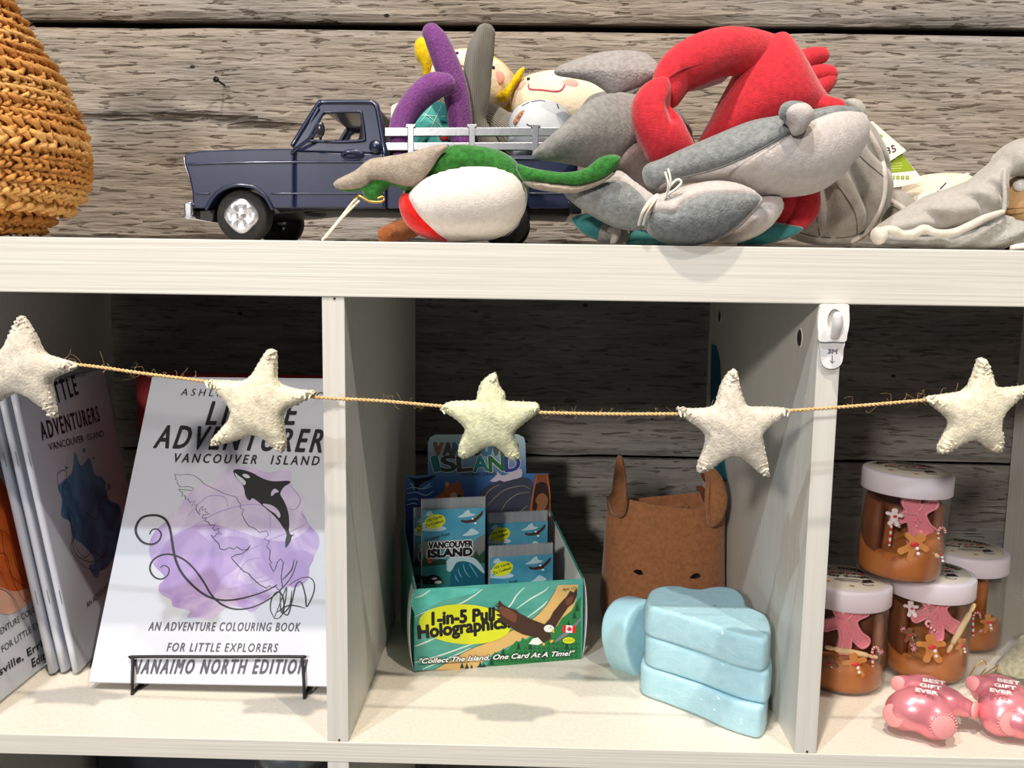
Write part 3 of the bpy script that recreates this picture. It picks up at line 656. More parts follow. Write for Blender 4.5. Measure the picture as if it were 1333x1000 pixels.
pillow(d2, ('head', M_CREAM), [(560, 88), (572, 72), (590, 65), (612, 64), (636, 72), (656, 84), (668, 102), (668, 125), (655, 142), (630, 152), (598, 150), (570, 135), (558, 112)], .205, .052, N=36)
pillow(d2, ('hair', M_YEL), [(560, 92), (570, 74), (590, 65), (615, 63), (640, 72), (660, 86), (676, 112), (670, 140), (650, 152), (620, 156), (590, 152), (562, 132)], .216, .05, N=34)
pillow(d2, ('pigtail', M_YEL), [(539, 62), (542, 52), (551, 48), (562, 52), (570, 66), (564, 82), (558, 98), (551, 102), (548, 86), (541, 76)], .195, .016, N=26)
pillow(d2, ('pigtail', M_YEL), [(646, 124), (660, 112), (668, 100), (676, 90), (683, 88), (680, 102), (670, 116), (662, 130), (650, 134)], .18, .014, N=26)
for x, y in ((595, 69.5), (642, 88)): ball('eye', hit(d2, x, y, 0, 'head'), .0016, M_BLK, d2, n=6, mm=10)
sewn('smile', d2, [(592, 79), (595, 83), (602, 86), (612, 88), (624, 92)], .0007, M_PINK, 'head')
ball('blush', hit(d2, 648, 101, -.0005, 'head'), .006, blush(0), d2, sc=(1, .2, 1), n=8)
d3 = thing('rag_doll', at(730, 215, .19), 'cream-faced smiling doll lying behind the pale grey printed plush', 'doll')
pillow(d3, ('head', M_CREAM), [(664, 135), (668, 115), (680, 102), (700, 94), (725, 91), (755, 96), (785, 106), (806, 118), (812, 140), (800, 158), (770, 168), (720, 170), (675, 160)], .192, .045, N=40)
pillow(d3, ('hair', mat('olive_hair', (150, 128, 40), .9)), [(672, 150), (690, 120), (730, 95), (780, 104), (812, 130), (808, 165), (760, 178), (690, 174)], .212, .04, N=30)
sewn('smile', d3, [(688, 110), (690, 116), (705, 117), (722, 119), (731, 117), (735, 111)], .0008, M_PINK, 'head')
ball('eye', hit(d3, 688, 103, 0, 'head'), .0017, M_BLK, d3, n=6, mm=10)
ball('blush', hit(d3, 742, 110, -.0006, 'head'), .0065, blush(0), d3, sc=(1.1, .2, .8), n=8); ball('blush', hit(d3, 682, 112, -.0006, 'head'), .0045, blush(0), d3, sc=(1, .2, 1), n=8)
M_PG = mat('pale_grey_cloth', (190, 194, 196), .8, (176, 180, 184), 60, bump=.0003)
g1 = thing('printed_plush', at(703, 215, .15), 'round pale grey cloth plush with small printed marks in the truck bed', 'plush toy')
pillow(g1, ('body', M_PG), [(662, 165), (668, 145), (682, 134), (704, 129), (726, 134), (742, 148), (748, 170), (744, 200), (720, 214), (680, 214), (664, 195)], .132, .044, N=36)
w_ = hit(g1, 676, 153, -.0002); V, F = sph_geo(w_, .007, 8, 14, (1, .2, .42), Matrix.Rotation(-.9, 3, 'Y')); mk('orange_print', V, F, mat('orange_print', (214, 150, 110), .8, (90, 60, 50), 700), g1)
B = MB()
for a, b in (((680, 138), (688, 134)), ((692, 133), (702, 131)), ((725, 136), (727, 141)), ((686, 162), (692, 165)), ((703, 131), (709, 132))):
    pa, pb = hit(g1, *a, -.0001, 'body'), hit(g1, *b, -.0001, 'body')
    if pa is not None and pb is not None: B.add(*tube_geo([pa, pb], [.0006, .0006], 5, 1))
B.mk('printed_marks', M_BLK, g1)
wt = thing('paper_tag', at(516, 190, .128), 'small greenish white folded tag between the cab and the purple leg', 'tag')
prism('tag_sheet', sm(tp([(509, 143), (512, 137), (520, 134), (524, 140), (523, 190), (509, 190)], .128), 2), .1265, .129, mat('tag_white', (214, 218, 206), .8), wt, .001)

# ------------------------------------------------------------------ hummingbird plush
M_GRN = plush('green_fleece', (60, 128, 56), .78, .0022, 380); M_WHT = plush('white_fleece', (226, 218, 210), .95, .0010); M_RED0 = plush('bright_red_fleece', (226, 34, 28), .9, .001)
M_TAU = plush('taupe_fleece', (178, 164, 148), .88)
hb = thing('bird_plush', at(600, 316, .047), 'hummingbird plush with white belly, red throat and green wings before the truck', 'plush toy')
pillow(hb, ('belly', M_WHT), [(535, 250), (548, 236), (575, 224), (612, 217), (650, 219), (676, 232), (686, 252), (683, 275), (668, 298), (645, 311), (612, 315), (575, 315), (545, 306), (526, 288), (519, 265), (524, 252)], .047, .082, N=50,
       regions=[('throat', M_RED0, [(500, 240), (533, 246), (538, 262), (552, 284), (572, 304), (586, 320), (540, 326), (500, 300)])], power=.47)
pillow(hb, ('back', M_GRN), [(522, 262), (530, 240), (550, 226), (558, 205), (580, 191), (610, 189), (645, 194), (668, 206), (680, 222), (688, 240), (684, 262), (660, 246), (620, 228), (580, 238), (545, 254), (530, 268)], .056, .05, N=44)
pillow(hb, ('wing_lining', M_TAU), [(434, 240), (440, 233), (462, 222), (480, 208), (500, 204), (530, 199), (560, 191), (584, 189), (572, 204), (560, 222), (545, 240), (530, 243), (505, 237), (486, 236), (478, 243), (452, 247), (438, 245)], .030, .016, N=48)
pillow(hb, ('wing', M_GRN), [(434, 241), (455, 240), (478, 238), (494, 232), (520, 233), (545, 238), (530, 248), (510, 242), (500, 250), (492, 262), (482, 262), (474, 256), (470, 249), (450, 250), (438, 246)], .0335, .012, N=44)
yo = lambda x, z: -.012*max(0, (x-at(700, 230, .03)[0])/.06)
pillow(hb, ('wing', M_GRN), [(672, 214), (690, 218), (710, 222), (735, 225), (760, 221), (778, 208), (795, 203.5), (806, 208), (800, 222), (784, 234), (755, 243), (725, 241), (700, 238), (680, 236)], .034, .014, N=46, yoff=yo)
pillow(hb, ('wing_lining', M_TAU), [(678, 234), (700, 236), (725, 240), (755, 242), (780, 235), (798, 222), (797, 230), (775, 244), (745, 252), (712, 249), (690, 244)], .0355, .012, N=44, yoff=yo)
# its string, clip and wooden tag edge
M_STR = mat('cream_string', (228, 218, 190), .8); M_GOLD = mat('gold_wire', (212, 170, 90), .3, metal=1)
tube('tag_string', [P(420, 312, .004), P(440, 288, .012), P(458, 265, .02), P(464, 259, .022)], .0009, M_STR, hb, ring=6)
tube('tag_string', [P(424, 309, .005), P(447, 282, .014), P(467, 262, .022)], .0009, M_STR, hb, ring=6)
tube('clip', [P(462, 258, .018), P(468, 255, .016), P(480, 262, .016), P(494, 263, .017), P(500, 260, .018), P(498, 256, .018), P(492, 258, .018)], .0008, M_GOLD, hb, ring=8)

# ------------------------------------------------------------------ grey dolphin plush (behind) with its tail fluke in front
M_G1 = plush('grey_fleece', (146, 144, 140), .86); M_G2 = plush('light_grey_fleece', (196, 188, 184), .93, .0012); M_G3 = plush('blue_grey_fleece', (140, 144, 144), .84, .0022, 420); M_PK = plush('pinkish_grey_fleece', (178, 160, 156), .92)
dp = thing('dolphin_plush', at(810, 320, .10), 'big grey dolphin plush drooping over the truck tail, its string-tied tail fluke in front', 'plush toy')
pillow(dp, ('body', M_G1), [(693, 214), (700, 203), (722, 183), (745, 158), (768, 136), (800, 122), (840, 117), (878, 120), (905, 140), (918, 172), (914, 210), (890, 240), (862, 262), (838, 258), (822, 238), (800, 226), (770, 224), (735, 222), (705, 220)], .10, .09, N=52, power=.48, yoff=lambda x, z: max(-.055, min(.052, (x-at(800, 190, .1)[0])*1.15)),
       regions=[('belly', M_PK, [(800, 222), (812, 200), (830, 190), (850, 214), (880, 250), (870, 280), (835, 280), (818, 245)])])
pillow(dp, ('flipper', mat('flipper_fleece', (160, 154, 152), .95, (142, 136, 134), 260, bump=.0012, bs=500, sheen=.3)), [(721, 94), (726, 86), (745, 77), (780, 65), (815, 61), (842, 66), (858, 82), (860, 96), (842, 110), (815, 120), (798, 126), (785, 117), (768, 107), (745, 102), (727, 99)], .10, .022, N=46, yoff=lambda x, z: .03*max(0, (z-at(800, 95, .1)[2])/.03)*.5)
pillow(dp, ('flipper', M_G1), [(757, 142), (768, 125), (790, 118), (812, 116), (835, 112), (825, 128), (800, 138), (772, 150)], .148, .02, N=30)
pillow(dp, ('tail_stock', M_G2), [(732, 248), (752, 240), (785, 232), (806, 222), (826, 236), (850, 254), (862, 270), (850, 292), (828, 300), (800, 296), (768, 280), (745, 264)], .052, .05, N=44,
       regions=[('tail_back', M_G3, [(720, 250), (752, 243), (790, 238), (812, 240), (836, 262), (848, 290), (830, 310), (790, 305), (740, 280)])])
pillow(dp, ('fluke', M_G2), [(838, 272), (846, 258), (868, 250), (900, 240), (935, 235), (968, 241), (991, 256), (990, 268), (975, 284), (958, 300), (930, 314), (900, 320), (870, 318), (848, 308), (838, 292)], .011, .052, N=52,
       regions=[('fluke_back', M_G3, [(834, 285), (850, 278), (872, 280), (885, 266), (910, 257), (945, 255), (984, 256), (983, 266), (968, 282), (950, 298), (920, 318), (890, 328), (845, 320), (830, 300)])])
pillow(dp, ('fluke_lobe', M_G2), [(950, 285), (975, 264), (1000, 254), (1017, 258), (1018, 275), (1000, 298), (970, 314), (940, 318), (930, 308)], .05, .034, N=36)
for q in (0, .004):
    tube('string', [np.array(P(832+q*1500, 292, .002)), np.array(P(838+q*1300, 274, -.008)), np.array(P(850+q*1000, 258, .002)), np.array(P(856, 254, .03))], .0012, mat('white_string', (238, 234, 226), .8), dp, ring=8)
tube('string', [P(866, 258, -.006), P(872, 243, -.009), P(882, 234, -.009), P(887, 238, -.009), P(880, 246, -.009), P(868, 254, -.007)], .0009, MATS['white_string'], dp, ring=6)
tube('string', [P(868, 254, -.007), P(870, 240, -.010), P(866, 225, -.010)], .0008, MATS['white_string'], dp, ring=6)
tube('string', [P(869, 252, -.007), P(873, 236, -.010), P(870, 221, -.010)], .0008, MATS['white_string'], dp, ring=6)
tube('string', [P(834, 288, -.001), P(842, 272, -.0095), P(851, 260, -.003)], .0005, mat('orange_thread', (210, 150, 80), .8), dp, ring=6)

# ------------------------------------------------------------------ red lobster plush
M_RD = plush('red_fleece', (206, 52, 62), .88, .0013)
lb = thing('lobster_plush', at(960, 320, .12), 'red lobster plush arching over the top of the grey toys', 'plush toy')
tube('arm', [P(868, 120, .084), P(880, 97, .088), P(905, 80, .09), P(940, 68, .102), P(975, 68, .115), P(1008, 74, .13)], [.013, .0165, .0185, .0185, .018, .016], M_RD, lb, ring=24, n=6)
tube('arm_seam', [P(872, 101, .070), P(890, 90, .071), P(920, 82, .074), P(950, 77, .085), P(985, 75, .099)], .0007, mat('dark_red_thread', (120, 26, 34), .9), lb, ring=6)
pillow(lb, ('claw', M_RD), [(820, 150), (824, 130), (836, 112), (852, 102), (866, 100), (874, 112), (873, 130), (874, 142), (885, 152), (896, 172), (906, 195), (896, 206), (870, 212), (848, 214), (836, 196), (824, 172)], .074, .042, N=46, grooves=[[(873, 132), (868, 142), (872, 158)]], gw=.003)
pillow(lb, ('body', M_RD), [(1008, 44), (1020, 44), (1034, 60), (1048, 85), (1062, 110), (1076, 128), (1090, 140), (1060, 158), (1010, 178), (960, 192), (925, 198), (907, 190), (922, 160), (938, 128), (953, 100), (966, 76), (982, 55)], .128, .08, N=50, power=.5)
for pts in ([P(1040, 80, .13), P(1058, 74, .132), P(1069, 72, .132)], [P(1050, 100, .13), P(1070, 96, .132), P(1080, 96, .132)], [P(1055, 118, .128), P(1070, 112, .13), P(1079, 104, .132)], [P(1055, 135, .112), P(1075, 138, .108), P(1090, 140, .106)]):
    tube('leg', pts, [.0085, .0078, .0066], M_RD, lb, ring=16)
for pts in ([P(1030, 248, .102), P(1022, 268, .099), P(1012, 280, .098)], [P(1052, 246, .100), P(1048, 270, .096), P(1038, 286, .096)]):
    tube('leg', pts, [.009, .0115, .0098], M_RD, lb, ring=18)
prism('cloth_label', tp([(884, 122), (905, 104), (930, 94), (962, 87), (940, 108), (915, 116)], .11), .1095, .1105, mat('label_white', (226, 216, 208), .8), lb, 0)

# ------------------------------------------------------------------ quilted round shell plush
M_SG = plush('warm_grey_fleece', (158, 152, 144), .93, .0009); M_SG2 = plush('shell_grey_fleece', (176, 171, 164), .94, .0010); M_PIP = plush('pale_piping', (198, 190, 180), .94, .0008)
sh = thing('shell_plush', at(1085, 320, .11), 'round grey quilted shell plush under the seal-like grey plush, with price tags', 'plush toy')
SO = [(1008, 290), (1015, 250), (1035, 200), (1060, 160), (1085, 142), (1106, 142), (1125, 158), (1142, 184), (1153, 214), (1156, 244), (1149, 275), (1132, 302), (1108, 319), (1075, 321), (1040, 314), (1018, 304)]
pillow(sh, ('quilted_shell', M_SG), SO, .142, .085, N=56, power=.46, gd=.2, gw=.0042,
       grooves=[[(1022, 294), (1045, 304), (1070, 309), (1100, 309), (1116, 305)], [(1060, 250), (1062, 275), (1067, 307)], [(1080, 215), (1098, 250), (1113, 278), (1116, 305)], [(1098, 180), (1120, 205), (1152, 228)], [(1116, 305), (1132, 296), (1146, 278)]])
for nm, pts in (('edge_seam', [(1022, 294), (1045, 304), (1070, 309), (1100, 309), (1116, 305), (1132, 296), (1146, 278)]), ('seam', [(1060, 250), (1062, 275), (1067, 307)]), ('seam', [(1080, 230), (1098, 252), (1113, 278), (1116, 304)]), ('seam', [(1108, 190), (1124, 208), (1150, 230)])):
    sewn(nm, sh, [tuple(p_) for p_ in cr(pts, 3)], .00045, mat('shell_seam', (84, 80, 75), .95), 'quilted')
sewn('piping', sh, [tuple(p_) for p_ in cr([(1104, 144), (1122, 160), (1138, 184), (1149, 212), (1152, 244), (1146, 272), (1131, 298), (1110, 314)], 3)], .0021, M_PIP, 'quilted', 10)
pillow(sh, ('knob', M_SG2), [(1100, 132), (1108, 128), (1120, 132), (1126, 145), (1122, 158), (1112, 150), (1104, 142)], .16, .016, N=22)
t1 = thing('swing_tag', at(1155, 185, .188), 'white swing tag with the price 35 hanging off the round quilted shell', 'tag')
M_TW = mat('tag_card', (236, 230, 220), .7); M_TG = mat('tag_green', (146, 168, 38), .6)
TAGN = (.25, -1, 0)
def flat_tag(root, pts, Y, m, nm='tag_card'):
    return prism(nm, tp(pts, Y), Y, Y+.0006, m, root, 0)
flat_tag(t1, [(1128, 160), (1136, 158), (1180, 196), (1157, 211), (1140, 215)], .186, M_TW)
pt = Print(at(1150, 190, .186), (1, 0, 0), (0, 0, 1), t1)
pt.text('35', (1155, 201), (1167, 197), 9, ink('pen_ink', (70, 40, 60)), bold=.0001); pt.line('pen_mark', [[(1160, 190), (1162, 189)]], .0008, ink('pen_ink', 0), sm=1)
pt.ell('green_dot', (1145, 177), 4, 2.5, M_TG, .2); pt.ell('green_dot', (1141, 174), 2.2, 2, M_TG); pt.poly('black_dot', [(1136, 168), (1140, 168), (1139, 171)], M_BLK)
t2 = thing('swing_tag', at(1175, 225, .19), 'green and white swing tag hanging under the white price tag', 'tag')
flat_tag(t2, [(1148, 214), (1174, 200), (1203, 236), (1172, 243), (1150, 246)], .189, M_TW)
pt = Print(at(1175, 222, .189), (1, 0, 0), (0, 0, 1), t2)
pt.poly('green_panel', [(1148, 214), (1174, 200), (1191, 222), (1152, 226)], M_TG)
M_LG = ink('light_green', (196, 206, 120))
pt.line('small_print', [[(1158, 213), (1174, 212)], [(1158, 216.5), (1175, 215.5)], [(1160, 219.5), (1173, 219)]], .0007, M_LG, sm=1); pt.ell('heart', (1166, 206), 1.2, 1.2, M_TW)
for i in range(4):
    x = 1160+i*6.2; pt.poly('green_square', [(x, 229), (x+4.4, 228.6), (x+4.8, 233), (x+.4, 233.5)], M_TG); pt.line('square_mark', [[(x+1.4, 231), (x+3.4, 230.8)]], .0005, M_TW, sm=1)

# ------------------------------------------------------------------ torpedo shaped grey plush lying across
sl = thing('shark_plush', at(985, 320, .05), 'long two-tone grey sea animal plush lying across the red lobster', 'plush toy')
pillow(sl, ('pale_side', M_G2), [(836, 226), (842, 214), (862, 206), (890, 193), (930, 176), (975, 158), (1015, 150), (1055, 143), (1090, 137), (1115, 142), (1127, 158), (1126, 184), (1112, 210), (1088, 236), (1062, 251), (1025, 257), (985, 254), (955, 243), (925, 238), (890, 240), (858, 250), (842, 244)], .052, .074, N=60, power=.45,
       regions=[('dark_side', M_G3, [(820, 262), (845, 254), (862, 240), (890, 232), (930, 222), (965, 208), (1000, 190), (1030, 172), (1058, 158), (1085, 151), (1122, 148), (1130, 120), (1000, 120), (820, 190)])])
tube('seam', [P(862, 237, .026), P(890, 231, .02), P(930, 221, .017), P(965, 207, .0165), P(1000, 189, .0165), P(1028, 172, .018)], .0006, mat('seam_dark', (96, 98, 98), .9), sl, ring=6)
pillow(sl, ('fin', M_G2), [(1014, 146), (1018, 136), (1030, 131), (1045, 133), (1056, 141), (1059, 152), (1052, 164), (1044, 174), (1032, 176), (1026, 162), (1016, 154)], .012, .022, N=30, regions=[('fin_back', M_G3, [(1008, 155), (1014, 130), (1040, 125), (1048, 134), (1030, 138), (1020, 148), (1022, 160)])])
# ------------------------------------------------------------------ teal plush pieces underneath
M_TL = mat('teal_velvet', (62, 148, 150), .7, (40, 110, 116), 60, bump=.0006, sheen=.5)
tl = thing('turtle_plush', at(780, 320, .06), 'teal and grey velvet plush squashed under the grey dolphin tail', 'plush toy')
pillow(tl, ('fin', M_TL), [(744, 287), (752, 280), (768, 278), (783, 284), (796, 296), (790, 312), (775, 312), (757, 303)], .09, .016, N=26)
pillow(tl, ('body', M_TL), [(820, 300), (850, 300), (900, 305), (905, 320), (840, 321), (815, 318)], .10, .03, N=26)
pillow(tl, ('foot', M_G1), [(773, 300), (780, 290), (795, 288), (812, 292), (820, 304), (812, 316), (785, 316), (775, 311)], .092, .026, N=24)
pillow(tl, ('foot_sole', M_G2), [(790, 300), (798, 292), (806, 293), (808, 305), (802, 317), (794, 317), (796, 306)], .078, .01, N=20)
ts = thing('starfish_plush', at(1010, 320, .07), 'teal velvet pointed plush arm poking out below the red claws', 'plush toy')
pillow(ts, ('arm', M_TL), [(960, 318), (975, 300), (1005, 290), (1030, 293), (1046, 297), (1036, 306), (1015, 314), (990, 320), (965, 320)], .078, .018, N=30)
bw = thing('brown_plush', at(525, 318, .2), 'brown plush limb lying under the truck behind the hummingbird', 'plush toy')
tube('limb', [P(502, 306, .085), P(519, 301, .10), P(536, 296, .112), P(552, 288, .12)], [.007, .0085, .0085, .007], plush('rust_felt', (150, 88, 48)), bw, ring=16)

# ------------------------------------------------------------------ clam plush at the right end and its neighbours
cl = thing('clam_plush', at(1270, 322, .10), 'large pale grey quilted clam plush with a peach pearl at the right end', 'plush toy')
pillow(cl, ('upper_shell', M_SG2), [(1136, 300), (1150, 288), (1175, 272), (1205, 255), (1240, 243), (1265, 232), (1285, 218), (1296, 204), (1310, 190), (1330, 182), (1360, 180), (1395, 190), (1400, 220), (1370, 240), (1335, 230), (1307, 235), (1307, 272), (1290, 282), (1262, 292), (1225, 300), (1190, 304), (1150, 308)], .085, .06, N=64, gd=.25, gw=.004,
       grooves=[[(1188, 268), (1215, 258), (1250, 262), (1262, 275)], [(1230, 246), (1265, 240), (1290, 262)], [(1298, 205), (1302, 230), (1304, 262)], [(1160, 285), (1190, 280), (1212, 290)]])
pillow(cl, ('lower_shell', mat('lower_fleece', (168, 166, 160), .95, (158, 156, 150), 260, bump=.001, bs=500, sheen=.3)), [(1136, 306), (1150, 302), (1190, 306), (1235, 302), (1275, 290), (1300, 278), (1312, 285), (1330, 290), (1380, 292), (1410, 310), (1395, 326), (1330, 326), (1250, 325), (1190, 322), (1150, 320), (1137, 314)], .08, .07, N=60, gd=.3, gw=.004,
       grooves=[[(1205, 322), (1230, 310), (1262, 296)], [(1245, 326), (1275, 308), (1305, 290)], [(1285, 326), (1310, 312), (1325, 300)]])
M_PI2 = plush('cream_piping', (206, 199, 188), .95, .0008)
tube('wavy_edge', [P(1141, 308, .058), P(1150, 300, .054), P(1163, 300, .052), P(1175, 305, .052), P(1190, 304, .05), P(1203, 298, .05), P(1218, 303, .048), P(1240, 303, .048), P(1262, 294, .048), P(1282, 284, .05), P(1305, 276, .052)], [.003, .003, .0034, .003, .0034, .0034, .0028, .003, .003, .0028, .002], M_PI2, cl, ring=12)
tube('wavy_edge', [P(1307, 274, .052), P(1308, 255, .054), P(1307, 235, .058), P(1308, 222, .062)], .0016, M_SG2, cl, ring=10)
pillow(cl, ('edge_knob', M_PI2), [(1135, 303), (1140, 296), (1150, 297), (1154, 306), (1150, 316), (1142, 319), (1136, 313)], .056, .018, N=22)
pillow(cl, ('back_lip', M_SG2), [(1285, 222), (1300, 196), (1318, 184), (1336, 180), (1380, 186), (1400, 230), (1370, 300), (1330, 300), (1318, 260), (1322, 225), (1316, 210)], .14, .04, N=34)
ball('pearl', at(1350, 262, .10), .030, plush('peach_fleece', (224, 180, 130), .92, .0008), cl, sc=(1, .8, .78), n=16, mm=28)
tube('pearl_seam', [P(1310, 273, .086), P(1322, 271, .0768), P(1340, 270, .073), P(1360, 270, .073)], .0006, mat('tan_thread', (150, 108, 66), .9), cl, ring=6)
ball('white_bead', at(1328, 241, .085), .005, M_WP, cl)
cr2 = thing('cream_plush', at(1220, 318, .16), 'cream plush with a white care label between the shell and the clam', 'plush toy')
pillow(cr2, ('body', plush('cream_fleece', (222, 212, 192), .95)), [(1168, 262), (1178, 240), (1198, 229), (1230, 225), (1262, 228), (1280, 245), (1275, 275), (1250, 305), (1200, 316), (1172, 300)], .212, .045, N=34)
q = tp([(1194, 261), (1196, 255), (1226, 239), (1258, 225), (1263, 225), (1259, 229), (1228, 247), (1200, 263)], .172)
prism('care_label', q, .1715, .1725, M_TW, cr2, 0)
pr = Print(at(1225, 244, .1715), at(1256, 227, .1715)-at(1198, 259, .1715), (0, 0, 1), cr2)
pr.line('small_print', [[(1199, 258.5), (1203, 256)], [(1204.5, 255.5), (1212, 251.5)], [(1214, 250.5), (1222, 246.5)], [(1224, 245.5), (1232, 241.5)], [(1214, 254), (1222, 249.5)]], .0013, M_BLK, sm=1)
fl = thing('flap_plush', at(1168, 320, .12), 'small grey plush flap with pale edging between the round shell and the clam', 'plush toy')
pillow(fl, ('flap', M_SG), [(1148, 300), (1150, 268), (1158, 252), (1172, 248), (1186, 256), (1196, 275), (1190, 300), (1170, 316), (1152, 318)], .16, .028, N=30)
tube('edging', [P(1152, 258, .148), P(1163, 264, .147), P(1175, 272, .146), P(1181, 282, .146), P(1182, 294, .147)], .0026, M_PIP, fl, ring=10)
wc = thing('white_plush', at(1335, 324, .04), 'corner of a white plush on the shelf edge at the far right', 'plush toy')
pillow(wc, ('body', M_WHT), [(1308, 325), (1318, 319), (1335, 316), (1365, 316), (1390, 323), (1370, 325.5), (1330, 325.5)], .03, .03, N=24)
# ================================================================== left cube: colouring books
M_PAPER = mat('book_white', (202, 206, 216), .35, coat=.15); M_PAGE = mat('page_edges', (226, 222, 212), .8); M_INKB = ink('cover_ink', (24, 22, 28)); M_INKG = ink('grey_cover_ink', (70, 66, 78))
def splat_mat(name, c, c2, c3=None):
    m, nt, b, tc = new_mat(name); b.inputs['Roughness'].default_value = .4
    n = nt.nodes.new('ShaderNodeTexNoise'); n.inputs['Scale'].default_value = 16; n.inputs['Distortion'].default_value = 2.2; n.inputs['Detail'].default_value = 4
    r = nt.nodes.new('ShaderNodeValToRGB'); e = r.color_ramp.elements; e[0].position = .38; e[0].color = srgb(c); e[1].position = .62; e[1].color = srgb(c2)
    if c3: q = e.new(.5); q.color = srgb(c3)
    nt.links.new(tc.outputs['Object'], n.inputs['Vector']); nt.links.new(n.outputs['Fac'], r.inputs[0]); nt.links.new(r.outputs[0], b.inputs['Base Color']); return m
M_LIL = splat_mat('lilac_wash', (166, 140, 196), (204, 188, 220), (182, 160, 208)); M_LIL2 = splat_mat('pale_lilac_wash', (192, 178, 214), (214, 204, 226)); M_LIL3 = splat_mat('deep_lilac_wash', (158, 132, 192), (180, 156, 206))
M_BLUE = splat_mat('blue_wash', (38, 108, 158), (86, 152, 190)); M_ORG = splat_mat('orange_wash', (196, 82, 22), (214, 110, 50)); M_PEA = splat_mat('peach_wash', (222, 150, 120), (232, 180, 156))
bl = np.array(az(115, 888, .0078)); H_ = .280
# leaning board plane: bottom-left corner bl, left edge rises to Y .222
top = np.array([bl[0]-.0015, .2225, 0]); dz = math.sqrt(H_**2-(top[1]-bl[1])**2-.0015**2); top[2] = bl[2]+dz
vv_ = (top-bl)/H_; uu_ = np.array([1, -.006, 0.]); uu_ -= vv_*(uu_@vv_); uu_ /= np.linalg.norm(uu_); nn_ = np.cross(uu_, vv_)
if nn_[1] > 0: nn_ = -nn_
WB = .2155
bk = thing('colouring_book', bl+uu_*WB/2, 'white colouring book with a lilac wash and orca, propped on a black wire stand', 'book')
def slab(name, P0, u, v, n, w_, h_, t, m, par, bev=.0003):
    V = [P0+u*a*w_+v*b*h_-n*c*t for a in (0, 1) for b in (0, 1) for c in (0, 1)]
    return mk(name, V, [(0, 1, 3, 2), (4, 6, 7, 5), (0, 4, 5, 1), (2, 3, 7, 6), (0, 2, 6, 4), (1, 5, 7, 3)], m, par, smooth=False, bevel=bev)
slab('cover', bl, uu_, vv_, nn_, WB, H_, .0008, M_PAPER, bk); slab('pages', bl+uu_*.001+vv_*.001-nn_*.0009, uu_, vv_, nn_, WB-.002, H_-.002, .0035, M_PAGE, bk); slab('back_cover', bl-nn_*.0045, uu_, vv_, nn_, WB, H_, .0006, M_PAPER, bk)
p = Print(bl, uu_, vv_, bk); p.n = nn_
# lilac wash
K = crop(200, 590, 4.348); KB = crop(100, 650, 2.856)
p.poly('lilac_wash', KB([(420, 0), (600, -60), (760, -40), (820, 10), (860, 90), (895, 130), (900, 170), (880, 215), (860, 240), (862, 280), (820, 300), (780, 330), (740, 340), (700, 380), (650, 420), (620, 405), (560, 400), (500, 445), (450, 440), (410, 440), (420, 415), (360, 400), (350, 375), (310, 350), (305, 320), (330, 290), (290, 250), (270, 200), (275, 150), (300, 110), (350, 70), (390, 50)]), M_LIL, smooth=4)
p.poly('lilac_wash', K([(80, 370), (150, 300), (190, 240), (260, 180), (330, 165), (380, 110), (450, 80), (560, 80), (640, 110), (740, 95), (780, 100), (775, 160), (800, 220), (850, 260), (855, 300), (830, 340), (860, 380), (880, 420), (820, 470), (740, 500), (600, 480), (450, 430), (300, 400), (180, 430), (100, 450)]), M_LIL2, smooth=4)
p.poly('lilac_wash', K([(20, 640), (60, 520), (130, 460), (240, 440), (330, 500), (420, 470), (540, 500), (480, 640), (380, 720), (330, 820), (200, 800), (130, 860), (110, 820), (70, 790), (30, 780), (60, 700)]), M_LIL3, smooth=4)
p.poly('lilac_wash', K([(760, 560), (850, 550), (905, 590), (880, 650), (870, 720), (800, 760), (770, 740), (780, 660), (730, 620)]), M_LIL3, smooth=4)
p.line('wash_lines', [K([(130, 470), (250, 400), (380, 330), (560, 290), (650, 330), (660, 470)]), K([(430, 770), (560, 740), (700, 690), (760, 560), (900, 580)]), K([(400, 620), (520, 560), (640, 500), (830, 420), (870, 390)]), K([(190, 360), (300, 250), (400, 250), (420, 310)]), K([(150, 640), (170, 480), (250, 450), (270, 500)]), K([(770, 180), (830, 260), (800, 320), (740, 300)]), K([(470, 700), (530, 610), (640, 600), (650, 680), (540, 720)])], .0009, ink('lilac_line', (172, 144, 200)))
# island outline
isl = K([(118, 120), (150, 124), (200, 120), (235, 130), (262, 150), (280, 170), (310, 188), (360, 210), (400, 230), (430, 238), (470, 250), (480, 275), (495, 290), (490, 310), (510, 320), (500, 345), (515, 380), (540, 415), (570, 425), (600, 450), (640, 440), (650, 465), (625, 485), (655, 500), (640, 530), (660, 550), (655, 600), (670, 625), (655, 625), (680, 675), (690, 650), (700, 620), (720, 598), (735, 620), (722, 700), (730, 760), (712, 778), (690, 755), (670, 765), (655, 750), (640, 765), (600, 745), (560, 710), (535, 680), (510, 670), (480, 640), (445, 600), (440, 590), (470, 575), (500, 570), (535, 545), (550, 520), (530, 545), (500, 550), (470, 530), (455, 545), (430, 535), (400, 550), (375, 540), (370, 515), (345, 490), (325, 465), (345, 475), (360, 455), (390, 460), (365, 445), (370, 425), (345, 440), (335, 425), (350, 405), (320, 410), (310, 390), (290, 385), (300, 365), (275, 370), (280, 350), (320, 345), (290, 330), (300, 315), (275, 325), (280, 300), (260, 320), (262, 350), (240, 320), (245, 290), (215, 300), (235, 270), (205, 280), (195, 260), (180, 262), (178, 240), (160, 245), (165, 225), (150, 215), (140, 205), (220, 212), (225, 200), (205, 190), (150, 192), (130, 165), (138, 155), (122, 150), (128, 140), (118, 120)])
p.line('island_outline', [isl], .0008, M_INKB, sm=1)
